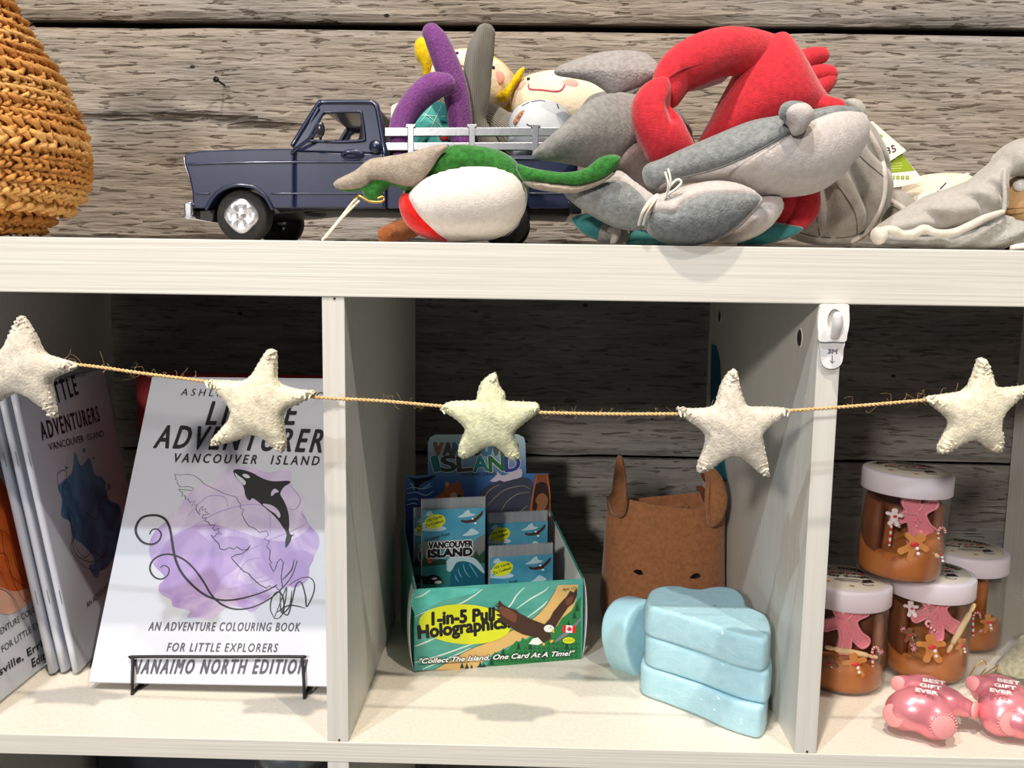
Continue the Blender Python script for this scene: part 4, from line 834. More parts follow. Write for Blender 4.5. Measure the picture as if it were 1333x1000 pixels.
p.poly('orca', K([(452, 98), (475, 92), (510, 96), (560, 112), (600, 135), (650, 155), (690, 160), (745, 157), (772, 160), (770, 172), (740, 190), (722, 215), (718, 235), (735, 265), (755, 310), (766, 360), (768, 410), (766, 440), (778, 462), (797, 462), (782, 475), (775, 500), (752, 534), (745, 530), (746, 495), (752, 465), (745, 440), (725, 410), (700, 375), (660, 335), (620, 300), (590, 275), (560, 255), (548, 268), (532, 262), (518, 235), (512, 200), (500, 175), (475, 150), (458, 125)]), M_INKB, smooth=3)
for q in ([(460, 112), (480, 128), (505, 145), (522, 165), (515, 182), (495, 168), (470, 140)], [(503, 122), (520, 118), (540, 128), (545, 140), (525, 142), (508, 132)], [(617, 290), (650, 290), (685, 305), (710, 330), (718, 355), (710, 368), (690, 345), (660, 325)], [(665, 240), (670, 215), (688, 202), (710, 220), (690, 226), (672, 242)]):
    p.poly('orca_patch', K(q), M_LIL2 if q[0][0] > 600 else M_PAPER, smooth=3)
p.line('scroll', [KB([(270, 131), (280, 115), (300, 112), (314, 130), (305, 155), (280, 168), (245, 160), (222, 130), (222, 98), (245, 68), (290, 60), (325, 72), (345, 105), (355, 160), (365, 215), (385, 265), (420, 310), (470, 352), (520, 373), (580, 375), (650, 360), (710, 338), (745, 318)])], .0021, M_INKB, sm=6)
p.line('scroll', [KB([(310, 255), (325, 247), (343, 258), (338, 283), (315, 297), (290, 290), (273, 265), (278, 235), (305, 212), (345, 205), (390, 220), (430, 252), (470, 305), (500, 355), (540, 392), (590, 409), (650, 403), (710, 375), (760, 335), (800, 285), (820, 228)])], .0015, M_INKB, sm=6)
p.line('scroll', [KB([(808, 225), (800, 260), (780, 285), (765, 300)]), KB([(735, 445), (720, 410), (725, 370), (745, 345), (765, 360), (770, 410), (755, 440), (735, 445)]), KB([(735, 440), (770, 350), (780, 330), (775, 380), (765, 415), (785, 430), (800, 380), (815, 320), (835, 310), (850, 360), (855, 400), (880, 350), (882, 310), (860, 290), (820, 300), (790, 320)]), KB([(745, 420), (790, 395), (850, 405)]), KB([(757, 340), (760, 420), (790, 400), (800, 340)])], .0011, M_INKB, sm=5)
# lettering
p.text('ASHLEY  MURAMOTO', (235, 515), (421, 520), 9, M_INKB, shear=.12, sp=1.6)
p.text('LITTLE', (268, 553), (386, 553), 30, M_INKB, shear=.2, bold=.0006, sp=1.35)
p.text('ADVENTURER', (200, 583), (418, 589), 29, M_INKB, shear=.22, bold=.0006, sp=1.3)
p.text('VANCOUVER  ISLAND', (226, 602), (415, 606), 11.5, M_INKB, shear=.15, bold=.0002, sp=1.5)
p.text('AN ADVENTURE COLOURING BOOK', (193, 821), (390, 822), 11, M_INKG, shear=.15, sp=1.25, bold=.0001)
p.text('FOR LITTLE EXPLORERS', (217, 848), (361, 849), 11, M_INKG, shear=.15, sp=1.25, bold=.0001)
p.text('NANAIMO NORTH EDITION', (171, 877), (399, 877), 18, M_INKG, shear=.25, bold=.0004, sp=1.35)
# wire stand
M_WIRE = mat('black_wire', (22, 22, 22), .45)
st = thing('wire_stand', bl+uu_*.1, 'black wire easel holding up the white colouring book with the orca', 'book stand')
def onb(px, py, off): return onp(px, py, bl+nn_*off, nn_)
rr = .0013
a_, b_, c_, d_ = onb(172, 893, .0035), onb(173, 856, .0035), onb(393, 856, .0035), onb(396, 896, .0035)
fl_ = lambda q: np.array([q[0], q[1], .0014])
tube('front_loop', [fl_(a_)+np.array([.001, .02, 0]), fl_(a_)+np.array([0, .001, 0]), fl_(a_), a_+(b_-a_)*.2, a_+(b_-a_)*.8, a_+(b_-a_)*.97, b_+(c_-b_)*.02+np.array([0, 0, .0006]), b_+(c_-b_)*.5+np.array([0, 0, .0006]), b_+(c_-b_)*.98+np.array([0, 0, .0006]), c_+(d_-c_)*.05, c_+(d_-c_)*.8, fl_(d_), fl_(d_)+np.array([0, .001, 0]), fl_(d_)+np.array([-.001, .02, 0])], rr, M_WIRE, st, ring=10, n=5)
for q in (a_, d_):
    z0 = .0014; y1 = q[1]+.16; tube('base_wire', [(q[0], q[1]+.001, z0), (q[0], q[1]+.08, z0), (q[0], y1, z0)], rr, M_WIRE, st, ring=10)
    tube('back_wire', [(q[0], q[1]+.022, z0), bl*0+np.array([q[0], 0, 0])+np.array([0, bl[1]+.024+.055, .10]), np.array([q[0], bl[1]+.024+.095, .175])], rr, M_WIRE, st, ring=10)
tube('cross_wire', [(a_[0], a_[1]+.16, .0014), ((a_[0]+d_[0])/2, a_[1]+.16, .0014), (d_[0], d_[1]+.16, .0014)], rr, M_WIRE, st, ring=10)
tube('cross_wire', [(a_[0], bl[1]+.119, .175), ((a_[0]+d_[0])/2, bl[1]+.119, .175), (d_[0], bl[1]+.119, .175)], rr, M_WIRE, st, ring=10)
# red book behind
M_REDB = mat('red_cover', (150, 24, 28), .5)
ra = at(178, 487, .30); rb = at(268, 487, .30)
rbk = thing('red_book', ((ra[0]+rb[0])/2+.03, .31, 0), 'dark red book standing behind the white orca colouring book', 'book')
box('cover', (ra[0], .300, .0006), (ra[0]+.20, .302, ra[2]), M_REDB, rbk, .0005); box('pages', (ra[0]+.002, .302, .002), (ra[0]+.198, .314, ra[2]-.002), M_PAGE, rbk, 0); box('back_cover', (ra[0], .314, .0006), (ra[0]+.20, .316, ra[2]), M_REDB, rbk, .0005); box('spine', (ra[0]-.001, .300, .0006), (ra[0]+.001, .316, ra[2]), M_REDB, rbk, .0005)
# booklets leaning on the left side
def booklet(X0, Y0, w_, h_, dxy, lean, labels, thick=.004):
    P0 = np.array([X0, Y0, .0]); v = np.array([lean, 0, 1.]); v /= np.linalg.norm(v); u = np.array([dxy, 1., 0]); u /= np.linalg.norm(u); u = u-v*(u@v); u /= np.linalg.norm(u)
    n = np.cross(u, v)*1.
    if n[0] < 0: n = -n
    P0 = P0+np.array([0, 0, .0032])
    r = thing('booklet', P0, labels, 'book', None)
    # rounded folded spine along the near edge
    slab('cover', P0+u*.001, u, v, n, w_-.001, h_, thick, M_PAPER, r, .0003)
    slab('pages', P0+u*.002+v*.0008-n*.0006, u, v, n, w_-.0025, h_-.0016, thick-.0012, M_PAGE, r, 0)
    tube('spine', [P0+u*.0012-n*thick/2, P0+u*.0012-n*thick/2+v*h_/2, P0+u*.0012-n*thick/2+v*h_], thick/2, M_PAPER, r, ring=12, cap=False)
    for f in (.25, .74):
        q = P0+u*-.0011-n*thick*.25+v*h_*f; tube('staple', [q, q+v*.006, q+v*.012], .0004, M_GREY, r, ring=6)
    return r, Print(P0+n*.0001, u, v, r), (P0, u, v, n)
LEAN = -.17
res = []
for i, (px, py, lab, gr) in enumerate([(104, 879, 'white booklet with a dark blue splash and string swirls, rightmost of the leaning row', None), (88, 878, 'second white booklet from the right in the leaning row, only its spine showing', None), (73, 880, 'third white booklet from the right in the leaning row, beside the orange one', None)]):
    q = az(px, py, 0); res.append(booklet(q[0]-(.0 if i == 0 else 0), q[1], .185, .246, -.085, LEAN, lab, .006))
_, p, fr_ = res[0]
p.n = fr_[3]
J = crop(0, 380, 1.85)
p.poly('blue_wash', J([(180, 385), (195, 420), (215, 400), (228, 440), (250, 450), (262, 500), (290, 520), (285, 600), (262, 660), (230, 670), (225, 640), (200, 610), (175, 590), (170, 555), (148, 540), (150, 500), (140, 470), (160, 450), (175, 430)]), M_BLUE, smooth=4)
p.ell('blue_drop', J([(202, 382)])[0], 2, 3, M_BLUE); p.ell('blue_drop', J([(160, 424)])[0], 1.6, 2, M_BLUE); p.ell('blue_drop', J([(262, 470)])[0], 2, 4, M_BLUE); p.ell('blue_drop', J([(225, 400)])[0], 1.5, 2, M_BLUE)
p.poly('blue_wash', J([(215, 660), (240, 655), (235, 690), (222, 680)]), M_BLUE, smooth=3)
p.line('string_swirl', [J([(140, 470), (138, 440), (155, 430), (160, 450), (150, 480), (165, 540), (175, 590), (170, 620), (200, 660), (240, 672), (260, 640)]), J([(150, 480), (180, 560), (175, 610), (190, 640), (230, 650), (262, 620)]), J([(170, 590), (200, 640), (225, 625), (250, 640), (262, 600)]), J([(190, 540), (210, 560), (205, 530), (230, 550), (240, 520), (262, 560)]), J([(240, 450), (262, 470), (250, 500), (280, 520)])], .0007, M_INKB)
p.text('MURAMOTO', (66, 503), (111, 489), 6, M_INKB); p.text('LITTLE', (62, 530), (102, 513), 26, M_INKB, bold=.0004, sp=1.3); p.text('ADVENTURERS', (55, 573), (130, 548), 22, M_INKB, bold=.0004, sp=1.3)
p.text('VANCOUVER  ISLAND', (64, 587), (135, 568), 9, M_INKB); a_ = p.uv(113, 792); p.text('AN ADVENTURE COLOURING BOOK', a_, (.172, a_[1]), .0052, M_INKB, px=False)
# orange booklet
qa, qb = az(0, 916, 0), az(62, 872, 0)
dd = (qb-qa)/np.linalg.norm(qb-qa); q0 = np.array([-.2885, -.03, 0]); dd = np.array([0, 1., 0])
ob_, p, fr_ = booklet(q0[0], q0[1], .19, .246, dd[0]/dd[1], LEAN, 'white booklet with an orange splash at the far left, its edition title along the bottom', .004); p.n = fr_[3]
p.poly('orange_wash', [(-40, 640), (-10, 615), (10, 640), (20, 670), (32, 700), (40, 740), (42, 768), (30, 780), (10, 772), (-20, 765), (-50, 740)], M_ORG, smooth=4)
p.poly('peach_wash', [(-40, 755), (0, 765), (20, 770), (40, 766), (42, 780), (28, 792), (10, 800), (-10, 795), (-40, 790)], M_PEA, smooth=4)
p.line('string_swirl', [[(-20, 700), (0, 690), (5, 720), (15, 750), (38, 770), (30, 784)], [(-20, 740), (5, 720), (18, 760), (34, 786)], [(0, 690), (12, 700), (22, 740), (42, 768)], [(-20, 765), (4, 768), (20, 782)]], .0007, M_INKB)
p.text('AN ADVENTURE COLOURING BOOK', (-28, 846), (84, 770), 9, M_INKB); p.text('FOR LITTLE EXPLORERS', (3, 850), (78, 797), 9, M_INKB)
p.text('Parksville, Errington', (-30, 900), (84, 822), 11, M_INKB, bold=.0002); p.text('Edition', (42, 869), (72, 850), 11, M_INKB, bold=.0002)

# ================================================================== middle cube: trading cards
A = np.array(az(540, 876, 0))+(0, 0, .0012); Bc = np.array(az(757, 858, 0))+(0, 0, .0012); ub = (Bc-A)/np.linalg.norm(Bc-A); WBX = np.linalg.norm(Bc-A); db = np.array([-ub[1], ub[0], 0]); zb = np.array([0, 0, 1.]); DB = .118; HB = .0745
M_TBX = mat('teal_card', (44, 138, 122), .4, (56, 152, 138), 30, coat=.2); M_WCD = mat('white_card', (214, 216, 214), .6); M_SAND = ink('sand_print', (220, 180, 112)); M_FOR = ink('forest_print', (38, 124, 66)); M_FORD = ink('dark_forest_print', (18, 66, 48)); M_LIME = ink('lime_print', (214, 222, 36)); M_SEA = mat('sea_print', (92, 176, 160), .35, (66, 150, 140), 22, (1, 1, 3)); M_WI = ink('white_ink', (238, 240, 236)); M_BI = ink('black_ink', (16, 16, 16)); M_EA = ink('eagle_brown', (66, 40, 30)); M_EA2 = ink('eagle_brown_light', (112, 66, 48)); M_GR = ink('grey_print', (120, 126, 136)); M_RED = ink('red_ink', (214, 34, 40)); M_YB = ink('beak_yellow', (232, 182, 50))
bx = thing('card_display_box', A+ub*WBX/2+db*.05, 'open teal trading card display box with an eagle and lime oval on its front', 'box')
W3 = lambda a, b, c: A+ub*a+db*b+zb*c
def bslab(name, a, b, m, bev=.0004):
    V = [W3(x, y, z) for x in (a[0], b[0]) for y in (a[1], b[1]) for z in (a[2], b[2])]
    return mk(name, V, [(0, 1, 3, 2), (4, 6, 7, 5), (0, 4, 5, 1), (2, 3, 7, 6), (0, 2, 6, 4), (1, 5, 7, 3)], m, bx, smooth=False, bevel=bev)
bslab('box_floor', (0, 0, 0), (WBX, DB, .001), M_WCD); bslab('front_panel', (0, 0, 0), (WBX, .001, HB), M_SEA)
hd0, hd1 = .006, WBX
zh = onp(620, 619, W3(0, DB, 0), -db)[2]; zt = onp(620, 568, W3(0, DB, 0), -db)[2]
def side_pts(x0): return [W3(x0, .0, 0), W3(x0, DB, 0), W3(x0, DB, zh*.72), W3(x0, DB*.9, zh*.70), W3(x0, .001, HB)]
for nm, x0, x1, m in (('side_panel', -.0006, .0006, M_TBX), ('side_panel', WBX-.0006, WBX+.0006, M_TBX)):
    V = side_pts(x0)+side_pts(x1); n = 5; mk(nm, V, [tuple(range(5)), tuple(range(9, 4, -1))]+[(i, (i+1) % 5, 5+(i+1) % 5, 5+i) for i in range(5)], m, bx, smooth=False)
for x0 in (.0011, WBX-.0014):
    V = [q+zb*-.0008 for q in side_pts(x0)]+[q+zb*-.0008 for q in side_pts(x0+.0003)]; mk('inner_liner', V, [tuple(range(5)), tuple(range(9, 4, -1))]+[(i, (i+1) % 5, 5+(i+1) % 5, 5+i) for i in range(5)], M_WCD, bx, smooth=False)
# bulging fold flaps either side of the front
for s, x0 in ((-1, -.0004), (1, WBX+.0004)):
    V = []; F = []
    for i in range(9):
        z = HB*i/8; o = .0038*math.sin(PI*i/8)**.7
        V += [W3(x0+s*o, .0015, z), W3(x0+s*(o+.0006), .0015, z), W3(x0+s*(o+.0006), .018, z), W3(x0+s*o*.5, .018, z)]
    for i in range(8):
        for k in range(4): F.append((4*i+k, 4*i+(k+1) % 4, 4*i+4+(k+1) % 4, 4*i+4+k))
    mk('fold_flap', V, F, M_WCD, bx, smooth=False)
# header card
hm, nt, b, tc = new_mat('header_print'); gd = nt.nodes.new('ShaderNodeSeparateXYZ'); nt.links.new(tc.outputs['Object'], gd.inputs[0]); mr = nt.nodes.new('ShaderNodeMapRange'); mr.inputs['From Min'].default_value = .09; mr.inputs['From Max'].default_value = .185; nt.links.new(gd.outputs[2], mr.inputs[0])
r_ = nt.nodes.new('ShaderNodeValToRGB'); e = r_.color_ramp.elements; e[0].color = srgb((28, 52, 110)); e[1].color = srgb((176, 200, 206)); q = e.new(.55); q.color = srgb((60, 110, 170)); q = e.new(.3); q.color = srgb((40, 60, 140)); nt.links.new(mr.outputs[0], r_.inputs[0]); nt.links.new(r_.outputs[0], b.inputs['Base Color']); b.inputs['Roughness'].default_value = .35
HP = W3(0, DB, 0); hn = -db
hpx = lambda pts: [((onp(x, y, HP, hn)-A)@ub, onp(x, y, HP, hn)[2]) for x, y in pts]
tabp = hpx([(528, 621), (557, 620), (557, 578), (560, 571), (567, 567.5), (674, 567), (682, 571), (684, 578), (685, 618), (714, 618)])
hout = [(tabp[0][0], .001)]+tabp+[(tabp[-1][0], .001)]
prism('header_card', [(a, z) for a, z in hout], 0, .0008, hm, bx, 0, frame=lambda x, y, z: W3(x, DB+y, z))
h = Print(HP, ub, zb, bx); h.n = hn
H5 = crop(500, 540, 4.76)
h.poly('whale_tail', H5([(150, 388), (200, 395), (270, 385), (322, 374), (290, 400), (240, 420), (215, 445), (210, 470), (185, 465), (192, 430), (170, 405)]), M_BI, smooth=3)
h.line('splash', [H5([(140, 460), (180, 450), (240, 460), (300, 440)]), H5([(140, 490), (200, 480), (260, 500), (310, 470)]), H5([(145, 530), (190, 520), (215, 530)]), H5([(190, 470), (170, 430), (160, 420)]), H5([(230, 460), (270, 440), (290, 420)]), H5([(140, 560), (180, 548), (210, 556)])], .0011, ink('splash_print', (170, 200, 224)), sm=3)
h.poly('rock', H5([(585, 530), (600, 480), (640, 440), (680, 420), (740, 400), (820, 388), (880, 392), (915, 410), (925, 470), (905, 540), (900, 610), (780, 640), (600, 640)]), ink('rock_print', (62, 66, 82)), smooth=3)
h.line('rock_lines', [H5([(640, 560), (700, 500), (760, 460), (860, 440), (900, 460)]), H5([(720, 610), (760, 540), (830, 490), (900, 480)]), H5([(780, 620), (840, 600), (890, 560)]), H5([(610, 540), (650, 470), (720, 430)])], .0011, ink('rock_line', (130, 122, 110)), sm=4)
h.poly('cougar', H5([(295, 528), (330, 500), (370, 470), (375, 430), (390, 412), (405, 425), (440, 420), (455, 408), (468, 425), (478, 450), (496, 490), (490, 520), (470, 540), (380, 545)]), ink('cougar_print', (164, 92, 54)), smooth=3)
h.poly('cougar_face', H5([(410, 490), (440, 480), (455, 500), (470, 495), (480, 515), (460, 528), (420, 525)]), ink('cougar_pale', (214, 176, 150)), smooth=3); h.ell('cougar_nose', H5([(466, 506)])[0], 3, 2.4, M_BI); h.ell('cougar_ear', H5([(390, 430)])[0], 2.4, 3, ink('cougar_pale', 0))
h.poly('white_animals', H5([(655, 410), (690, 380), (700, 350), (725, 375), (760, 370), (800, 345), (850, 335), (850, 385), (800, 400), (740, 415), (720, 405), (690, 415)]), ink('pale_fur_print', (206, 196, 214)), smooth=2)
h.poly('tree_trunk', H5([(935, 368), (1018, 368), (1030, 500), (1035, 660), (885, 660), (905, 560), (925, 470)]), ink('bark_print', (134, 74, 44)))
h.poly('tree_hollow', H5([(935, 440), (960, 420), (990, 418), (1012, 440), (1022, 520), (1010, 600), (925, 600), (925, 520)]), ink('hollow_print', (46, 26, 20)), smooth=3)
h.poly('beaver', H5([(945, 510), (965, 490), (990, 488), (1010, 510), (1012, 550), (985, 600), (945, 600), (950, 560), (938, 535)]), ink('beaver_print', (140, 92, 62)), smooth=3)
h.line('trunk_lines', [H5([(945, 370), (935, 430), (920, 500), (905, 600)]), H5([(1005, 372), (1020, 440), (1030, 520)])], .001, ink('bark_line', (196, 112, 60)), sm=3)
for (tx, cols, xa, xb, ya, yb, hh, bo) in (('VANCOUVER', [(150, 90, 40), (90, 70, 60), (60, 110, 130), (40, 90, 110), (90, 60, 50), (60, 130, 160), (80, 100, 90), (100, 70, 60), (70, 130, 120)], 564, 677, 592, 592, 15.5, .0006), ('ISLAND', [(30, 110, 116), (50, 60, 60), (76, 66, 60), (34, 130, 130), (44, 110, 60), (60, 60, 150)], 565, 678, 614, 612, 20, .0009)):
    n = len(tx); wds = [(.45 if c == 'I' else 1) for c in tx]; tot = sum(wds); x = xa
    for c, cc, wd in zip(tx, cols, wds):
        x2 = x+(xb-xa)*wd/tot; h.k = 20; h.text(c, (x+.7, ya), (x2-1.2, yb), hh, ink('header_letter_%d_%d_%d' % cc, cc), bold=bo, outline=M_WI if tx == 'ISLAND' else ink('brown_outline', (60, 36, 24)), ow=.0005); x = x2
h.k = 26; h.text('TRADING CARDS', (598, 619.5), (647, 618.5), 3.8, M_BI)
# front art
fp = Print(A, ub, zb, bx); fp.n = -db
C5 = crop(500, 640, 4)
fp.poly('deep_water', C5([(160, 512), (500, 505), (430, 540), (330, 560), (240, 600), (160, 640)]), ink('teal_print', (60, 148, 142)), smooth=2)
fp.poly('sand', C5([(262, 930), (360, 872), (440, 825), (540, 785), (640, 735), (730, 690), (800, 640), (850, 585), (895, 510), (905, 487), (1010, 484), (1004, 540), (980, 640), (900, 700), (700, 780), (560, 850), (470, 922)]), M_SAND)
fp.line('wave_lines', [C5([(162, 552), (200, 540), (240, 513)]), C5([(162, 650), (260, 610), (380, 590), (470, 540), (512, 508)]), C5([(162, 806), (215, 785), (262, 765)]), C5([(560, 660), (650, 600), (690, 540), (730, 500)]), C5([(690, 610), (760, 560), (830, 520), (858, 495)]), C5([(162, 890), (300, 850), (440, 800), (600, 740)]), C5([(740, 660), (820, 600), (850, 570)]), C5([(200, 925), (330, 870), (450, 815)])], .0015, ink('foam_print', (206, 228, 216)), sm=4)
fp.line('shore_line', [C5([(262, 925), (440, 825), (540, 785), (640, 735), (730, 690), (800, 640), (850, 585), (895, 510)])], .0005, M_BI, sm=3)
fp.poly('forest', C5([(530, 910), (560, 865), (575, 835), (600, 850), (620, 815), (640, 830), (665, 800), (690, 775), (705, 790), (720, 758), (740, 775), (760, 755), (800, 745), (850, 735), (900, 700), (925, 660), (950, 640), (975, 620), (1000, 575), (1024, 545), (1024, 884), (760, 898)]), M_FOR)
B_ = [C5([(x, y), (x+7, y-16), (x+14, y)]) for x in range(585, 1010, 24) for y in range(800, 900, 22) if y > 860-(x-585)*.28+(x % 7)]
fp.line('tree_marks', B_, .0009, M_FORD, sm=1)
for (x, y) in ((620, 838), (700, 800), (760, 800), (830, 850), (900, 830), (960, 690), (990, 640), (1005, 600), (950, 800), (560, 880)):
    fp.poly('dark_tree', C5([(x-12, y+22), (x, y-22), (x+12, y+22)]), M_FORD)
for (x, y) in ((405, 905), (430, 908), (455, 915), (500, 900), (518, 905)): fp.poly('dark_tree', C5([(x-11, y+14), (x, y-16), (x+11, y+14)]), M_FORD)
fp.line('road', [C5([(890, 780), (930, 750), (975, 715), (1023, 660)])], .0038, M_GR, sm=4)
fp.ell('lime_oval', C5([(420, 690)])[0], 60, 26, M_LIME, .05)
fp.text('1-in-5 Pull', C5([(250, 693)])[0], C5([(572, 668)])[0], 16.5, M_BI, bold=.0008)
fp.text('Holographics.', C5([(180, 764)])[0], C5([(655, 705)])[0], 16.5, M_BI, bold=.0008)
fp.poly('eagle', C5([(568, 572), (590, 585), (600, 566), (622, 590), (640, 600), (690, 618), (700, 630), (760, 662), (830, 688), (848, 700), (862, 725), (870, 760), (850, 775), (825, 785), (808, 762), (760, 752), (720, 742), (680, 722), (640, 690), (600, 672), (585, 660), (606, 655), (578, 638), (604, 634), (572, 612), (602, 612), (574, 590), (600, 595)]), M_EA)
fp.poly('eagle', C5([(832, 692), (862, 660), (880, 625), (920, 575), (950, 545), (968, 515), (985, 525), (1003, 500), (1003, 540), (985, 580), (958, 600), (930, 640), (905, 680), (890, 705), (862, 712)]), M_EA)
fp.poly('feather_tone', C5([(600, 600), (640, 606), (690, 640), (680, 680), (640, 660), (610, 640)]), M_EA2, smooth=2); fp.poly('feather_tone', C5([(945, 560), (985, 540), (975, 580), (950, 590)]), M_EA2, smooth=2)
fp.ell('eagle_head', C5([(857, 712)])[0], 6.6, 4.8, M_WI); fp.poly('eagle_beak', C5([(872, 712), (885, 718), (884, 736), (874, 730)]), M_YB); fp.ell('eagle_eye', C5([(865, 707)])[0], .8, .8, M_BI)
fp.poly('eagle_tail', C5([(752, 792), (772, 765), (800, 758), (825, 785), (800, 798)]), M_WI); fp.poly('eagle_foot', C5([(826, 784), (838, 790), (834, 802), (822, 798)]), M_YB); fp.poly('eagle_foot', C5([(860, 775), (880, 768), (880, 780), (866, 788)]), M_YB)
F0 = C5([(928, 693), (998, 697), (996, 735), (926, 732)]); fp.poly('flag', F0, M_WI); fp.poly('flag_bar', C5([(928, 693), (946, 694), (944, 733), (926, 732)]), M_RED); fp.poly('flag_bar', C5([(980, 696), (998, 697), (996, 735), (978, 734)]), M_RED)
fp.poly('maple_leaf', C5([(963, 698), (967, 706), (973, 704), (971, 712), (979, 711), (973, 719), (975, 723), (964, 724), (963, 730), (962, 724), (951, 722), (954, 718), (947, 711), (956, 712), (954, 704), (960, 706)]), M_RED)
fp.ell('location_oval', C5([(960, 773)])[0], 8, 4.2, M_LIME); fp.text('LOCATION', C5([(936, 777)])[0], C5([(984, 775)])[0], 2, M_BI)
fp.text('Ages 12+', C5([(925, 515)])[0], C5([(1002, 505)])[0], 3.6, M_BI, shear=.3)
fp.text('"Collect The Island, One Card At A Time!"', C5([(183, 893)])[0], C5([(990, 850)])[0], 6.4, M_WI, shear=.3, bold=.0002, outline=M_BI, ow=.0005)
fp.line('underline', [C5([(178, 900), (300, 893), (440, 886)])], .0005, M_BI, sm=1)
# card packs
M_SKY = mat('sky_print', (92, 164, 188), .25, (58, 136, 170), 30, coat=.5); M_FOIL = mat('silver_foil', (176, 180, 184), .28, (160, 166, 172), 200, (1, 1, .1), metal=.5, coat=.3); M_WAT = ink('water_print', (46, 124, 124)); M_MTN = ink('mountain_print', (106, 112, 112)); M_TREE = ink('pine_print', (34, 66, 44)); M_WAVE = ink('wave_print', (24, 96, 120)); M_CLD = ink('cloud_print', (178, 206, 214))
def pack(P0, u, v, Wd, Ht, label, t=.006):
    r = thing('card_pack', P0+u*Wd/2, label, 'card pack', 'trading card packs in the display box'); n = np.cross(u, v)
    if n[1] > 0: n = -n
    # body with crimped saw-tooth ends
    nt_ = 24; V = []; F = []; rows = []
    prof = [(-.5, .0006)]+[(0, .0006), (.03, .0007), (.09, .0008), (.13, t/2), (.5, t*.56), (.87, t/2), (.91, .0008), (.97, .0007), (1., .0006)]
    prof = prof[1:]; nc = 2*nt_+1
    for s in (1, -1):
        for f, th in prof:
            for i in range(nc):
                saw = (.0009 if i % 2 else -.0002)*(1 if f == 1 else (-1 if f == 0 else 0)); e = min(i, nc-1-i)/3.; k = min(1, e)**.6
                q = P0+u*Wd*i/(nc-1)+v*(Ht*f+saw)+n*s*(th*k if th > .001 else th*min(1, e*3)); V.append(q)
    R = len(prof)
    for s in range(2):
        for j in range(R-1):
            for i in range(nc-1):
                a = (s*R+j)*nc+i; F.append((a, a+1, a+nc+1, a+nc) if s == 0 else (a, a+nc, a+nc+1, a+1))
    o = mk('wrapper', V, F, M_FOIL, r); 
    pf = Print(P0+n*(t*.56), u, v, r); pf.n = n; S_ = Wd/650.
    C = lambda pts: [((x-150)*S_, Ht-(y-85)*S_) for x, y in pts]; o_ = dict(px=False)
    ybot = 85+(Ht-.008)/S_
    pf.poly('sky', C([(158, 185), (792, 185), (792, ybot), (158, ybot)]), M_SKY, **o_)
    for cc in ([(190, 240), (215, 205), (245, 200), (262, 225), (300, 235), (250, 250)], [(510, 275), (560, 245), (590, 215), (625, 200), (640, 235), (690, 250), (640, 270)], [(150, 385), (210, 365), (300, 375), (350, 355), (400, 385), (330, 405), (220, 400)], [(560, 465), (610, 430), (650, 395), (690, 410), (730, 445), (660, 465)], [(160, 320), (180, 310), (190, 350), (170, 380)]):
        pf.poly('cloud', C(cc), M_CLD, px=False, smooth=3)
    pf.ell('lime_oval', C([(283, 305)])[0], 106*S_, 72*S_, M_LIME, .2, px=False)
    pf.text('102 Cards', C([(205, 305)])[0], C([(355, 268)])[0], 26*S_, M_BI, px=False, bold=.0001); pf.text('To Collect!', C([(195, 358)])[0], C([(372, 312)])[0], 26*S_, M_BI, px=False, bold=.0001)
    pf.poly('eagle', C([(540, 298), (600, 310), (650, 300), (690, 285), (730, 250), (770, 212), (765, 255), (735, 290), (700, 315), (700, 335), (670, 330), (600, 338), (555, 325)]), M_EA, px=False); pf.ell('eagle_tail', C([(690, 340)])[0], 14*S_, 10*S_, M_WI, px=False); pf.ell('eagle_head', C([(662, 294)])[0], 11*S_, 9*S_, M_WI, px=False)
    if ybot > 520:
        pf.poly('mountain', C([(158, 520), (180, 500), (230, 540), (280, 640), (300, 740), (158, 740)]), M_MTN, px=False); pf.poly('mountain', C([(792, 455), (760, 470), (700, 510), (640, 600), (600, 740), (792, 740)]), M_MTN, px=False)
        pf.poly('pines', C([(158, 700), (180, 640), (200, 690), (230, 660), (260, 710), (330, 690), (430, 705), (560, 700), (640, 660), (670, 690), (700, 620), (730, 680), (792, 620), (792, 770), (158, 770)]), M_TREE, px=False)
        pf.poly('water', C([(158, 760), (400, 752), (792, 760), (792, ybot), (158, ybot)]), M_WAT, px=False)
        pf.poly('wave', C([(430, ybot), (450, 800), (500, 740), (560, 715), (650, 715), (720, 770), (775, 870), (792, 930), (792, ybot)]), M_WAVE, px=False, smooth=2)
        pf.poly('wave_foam', C([(405, 770), (400, 720), (430, 690), (500, 675), (600, 680), (680, 700), (740, 760), (790, 850), (770, 860), (700, 790), (640, 745), (560, 725), (500, 740), (470, 790), (440, 830), (405, 810)]), M_CLD, px=False, smooth=2)
        pf.line('wave_lines', [C([(520, 800), (530, 850), (560, 900)]), C([(570, 750), (590, 830), (640, 900)]), C([(630, 750), (670, 820), (720, 900)]), C([(490, 860), (500, 900), (530, 940)])], 9*S_, ink('wave_line', (110, 180, 190)), px=False)
        pf.poly('orca', C([(118, 825), (160, 855), (200, 862), (270, 848), (330, 875), (362, 915), (360, 945), (170, 945), (158, 900), (140, 870)][1:]), M_BI, px=False, smooth=2); pf.ell('orca_patch', C([(280, 890)])[0], 28*S_, 12*S_, M_WI, px=False); pf.ell('orca_patch', C([(318, 930)])[0], 38*S_, 16*S_, M_WI, px=False)
        pf.ell('red_leaf', C([(232, 700)])[0], 28*S_, 30*S_, ink('red_leaf', (190, 70, 40)), px=False)
        pf.text('Greetings From', C([(180, 508)])[0], C([(435, 450)])[0], 36*S_, M_BI, px=False, shear=.4)
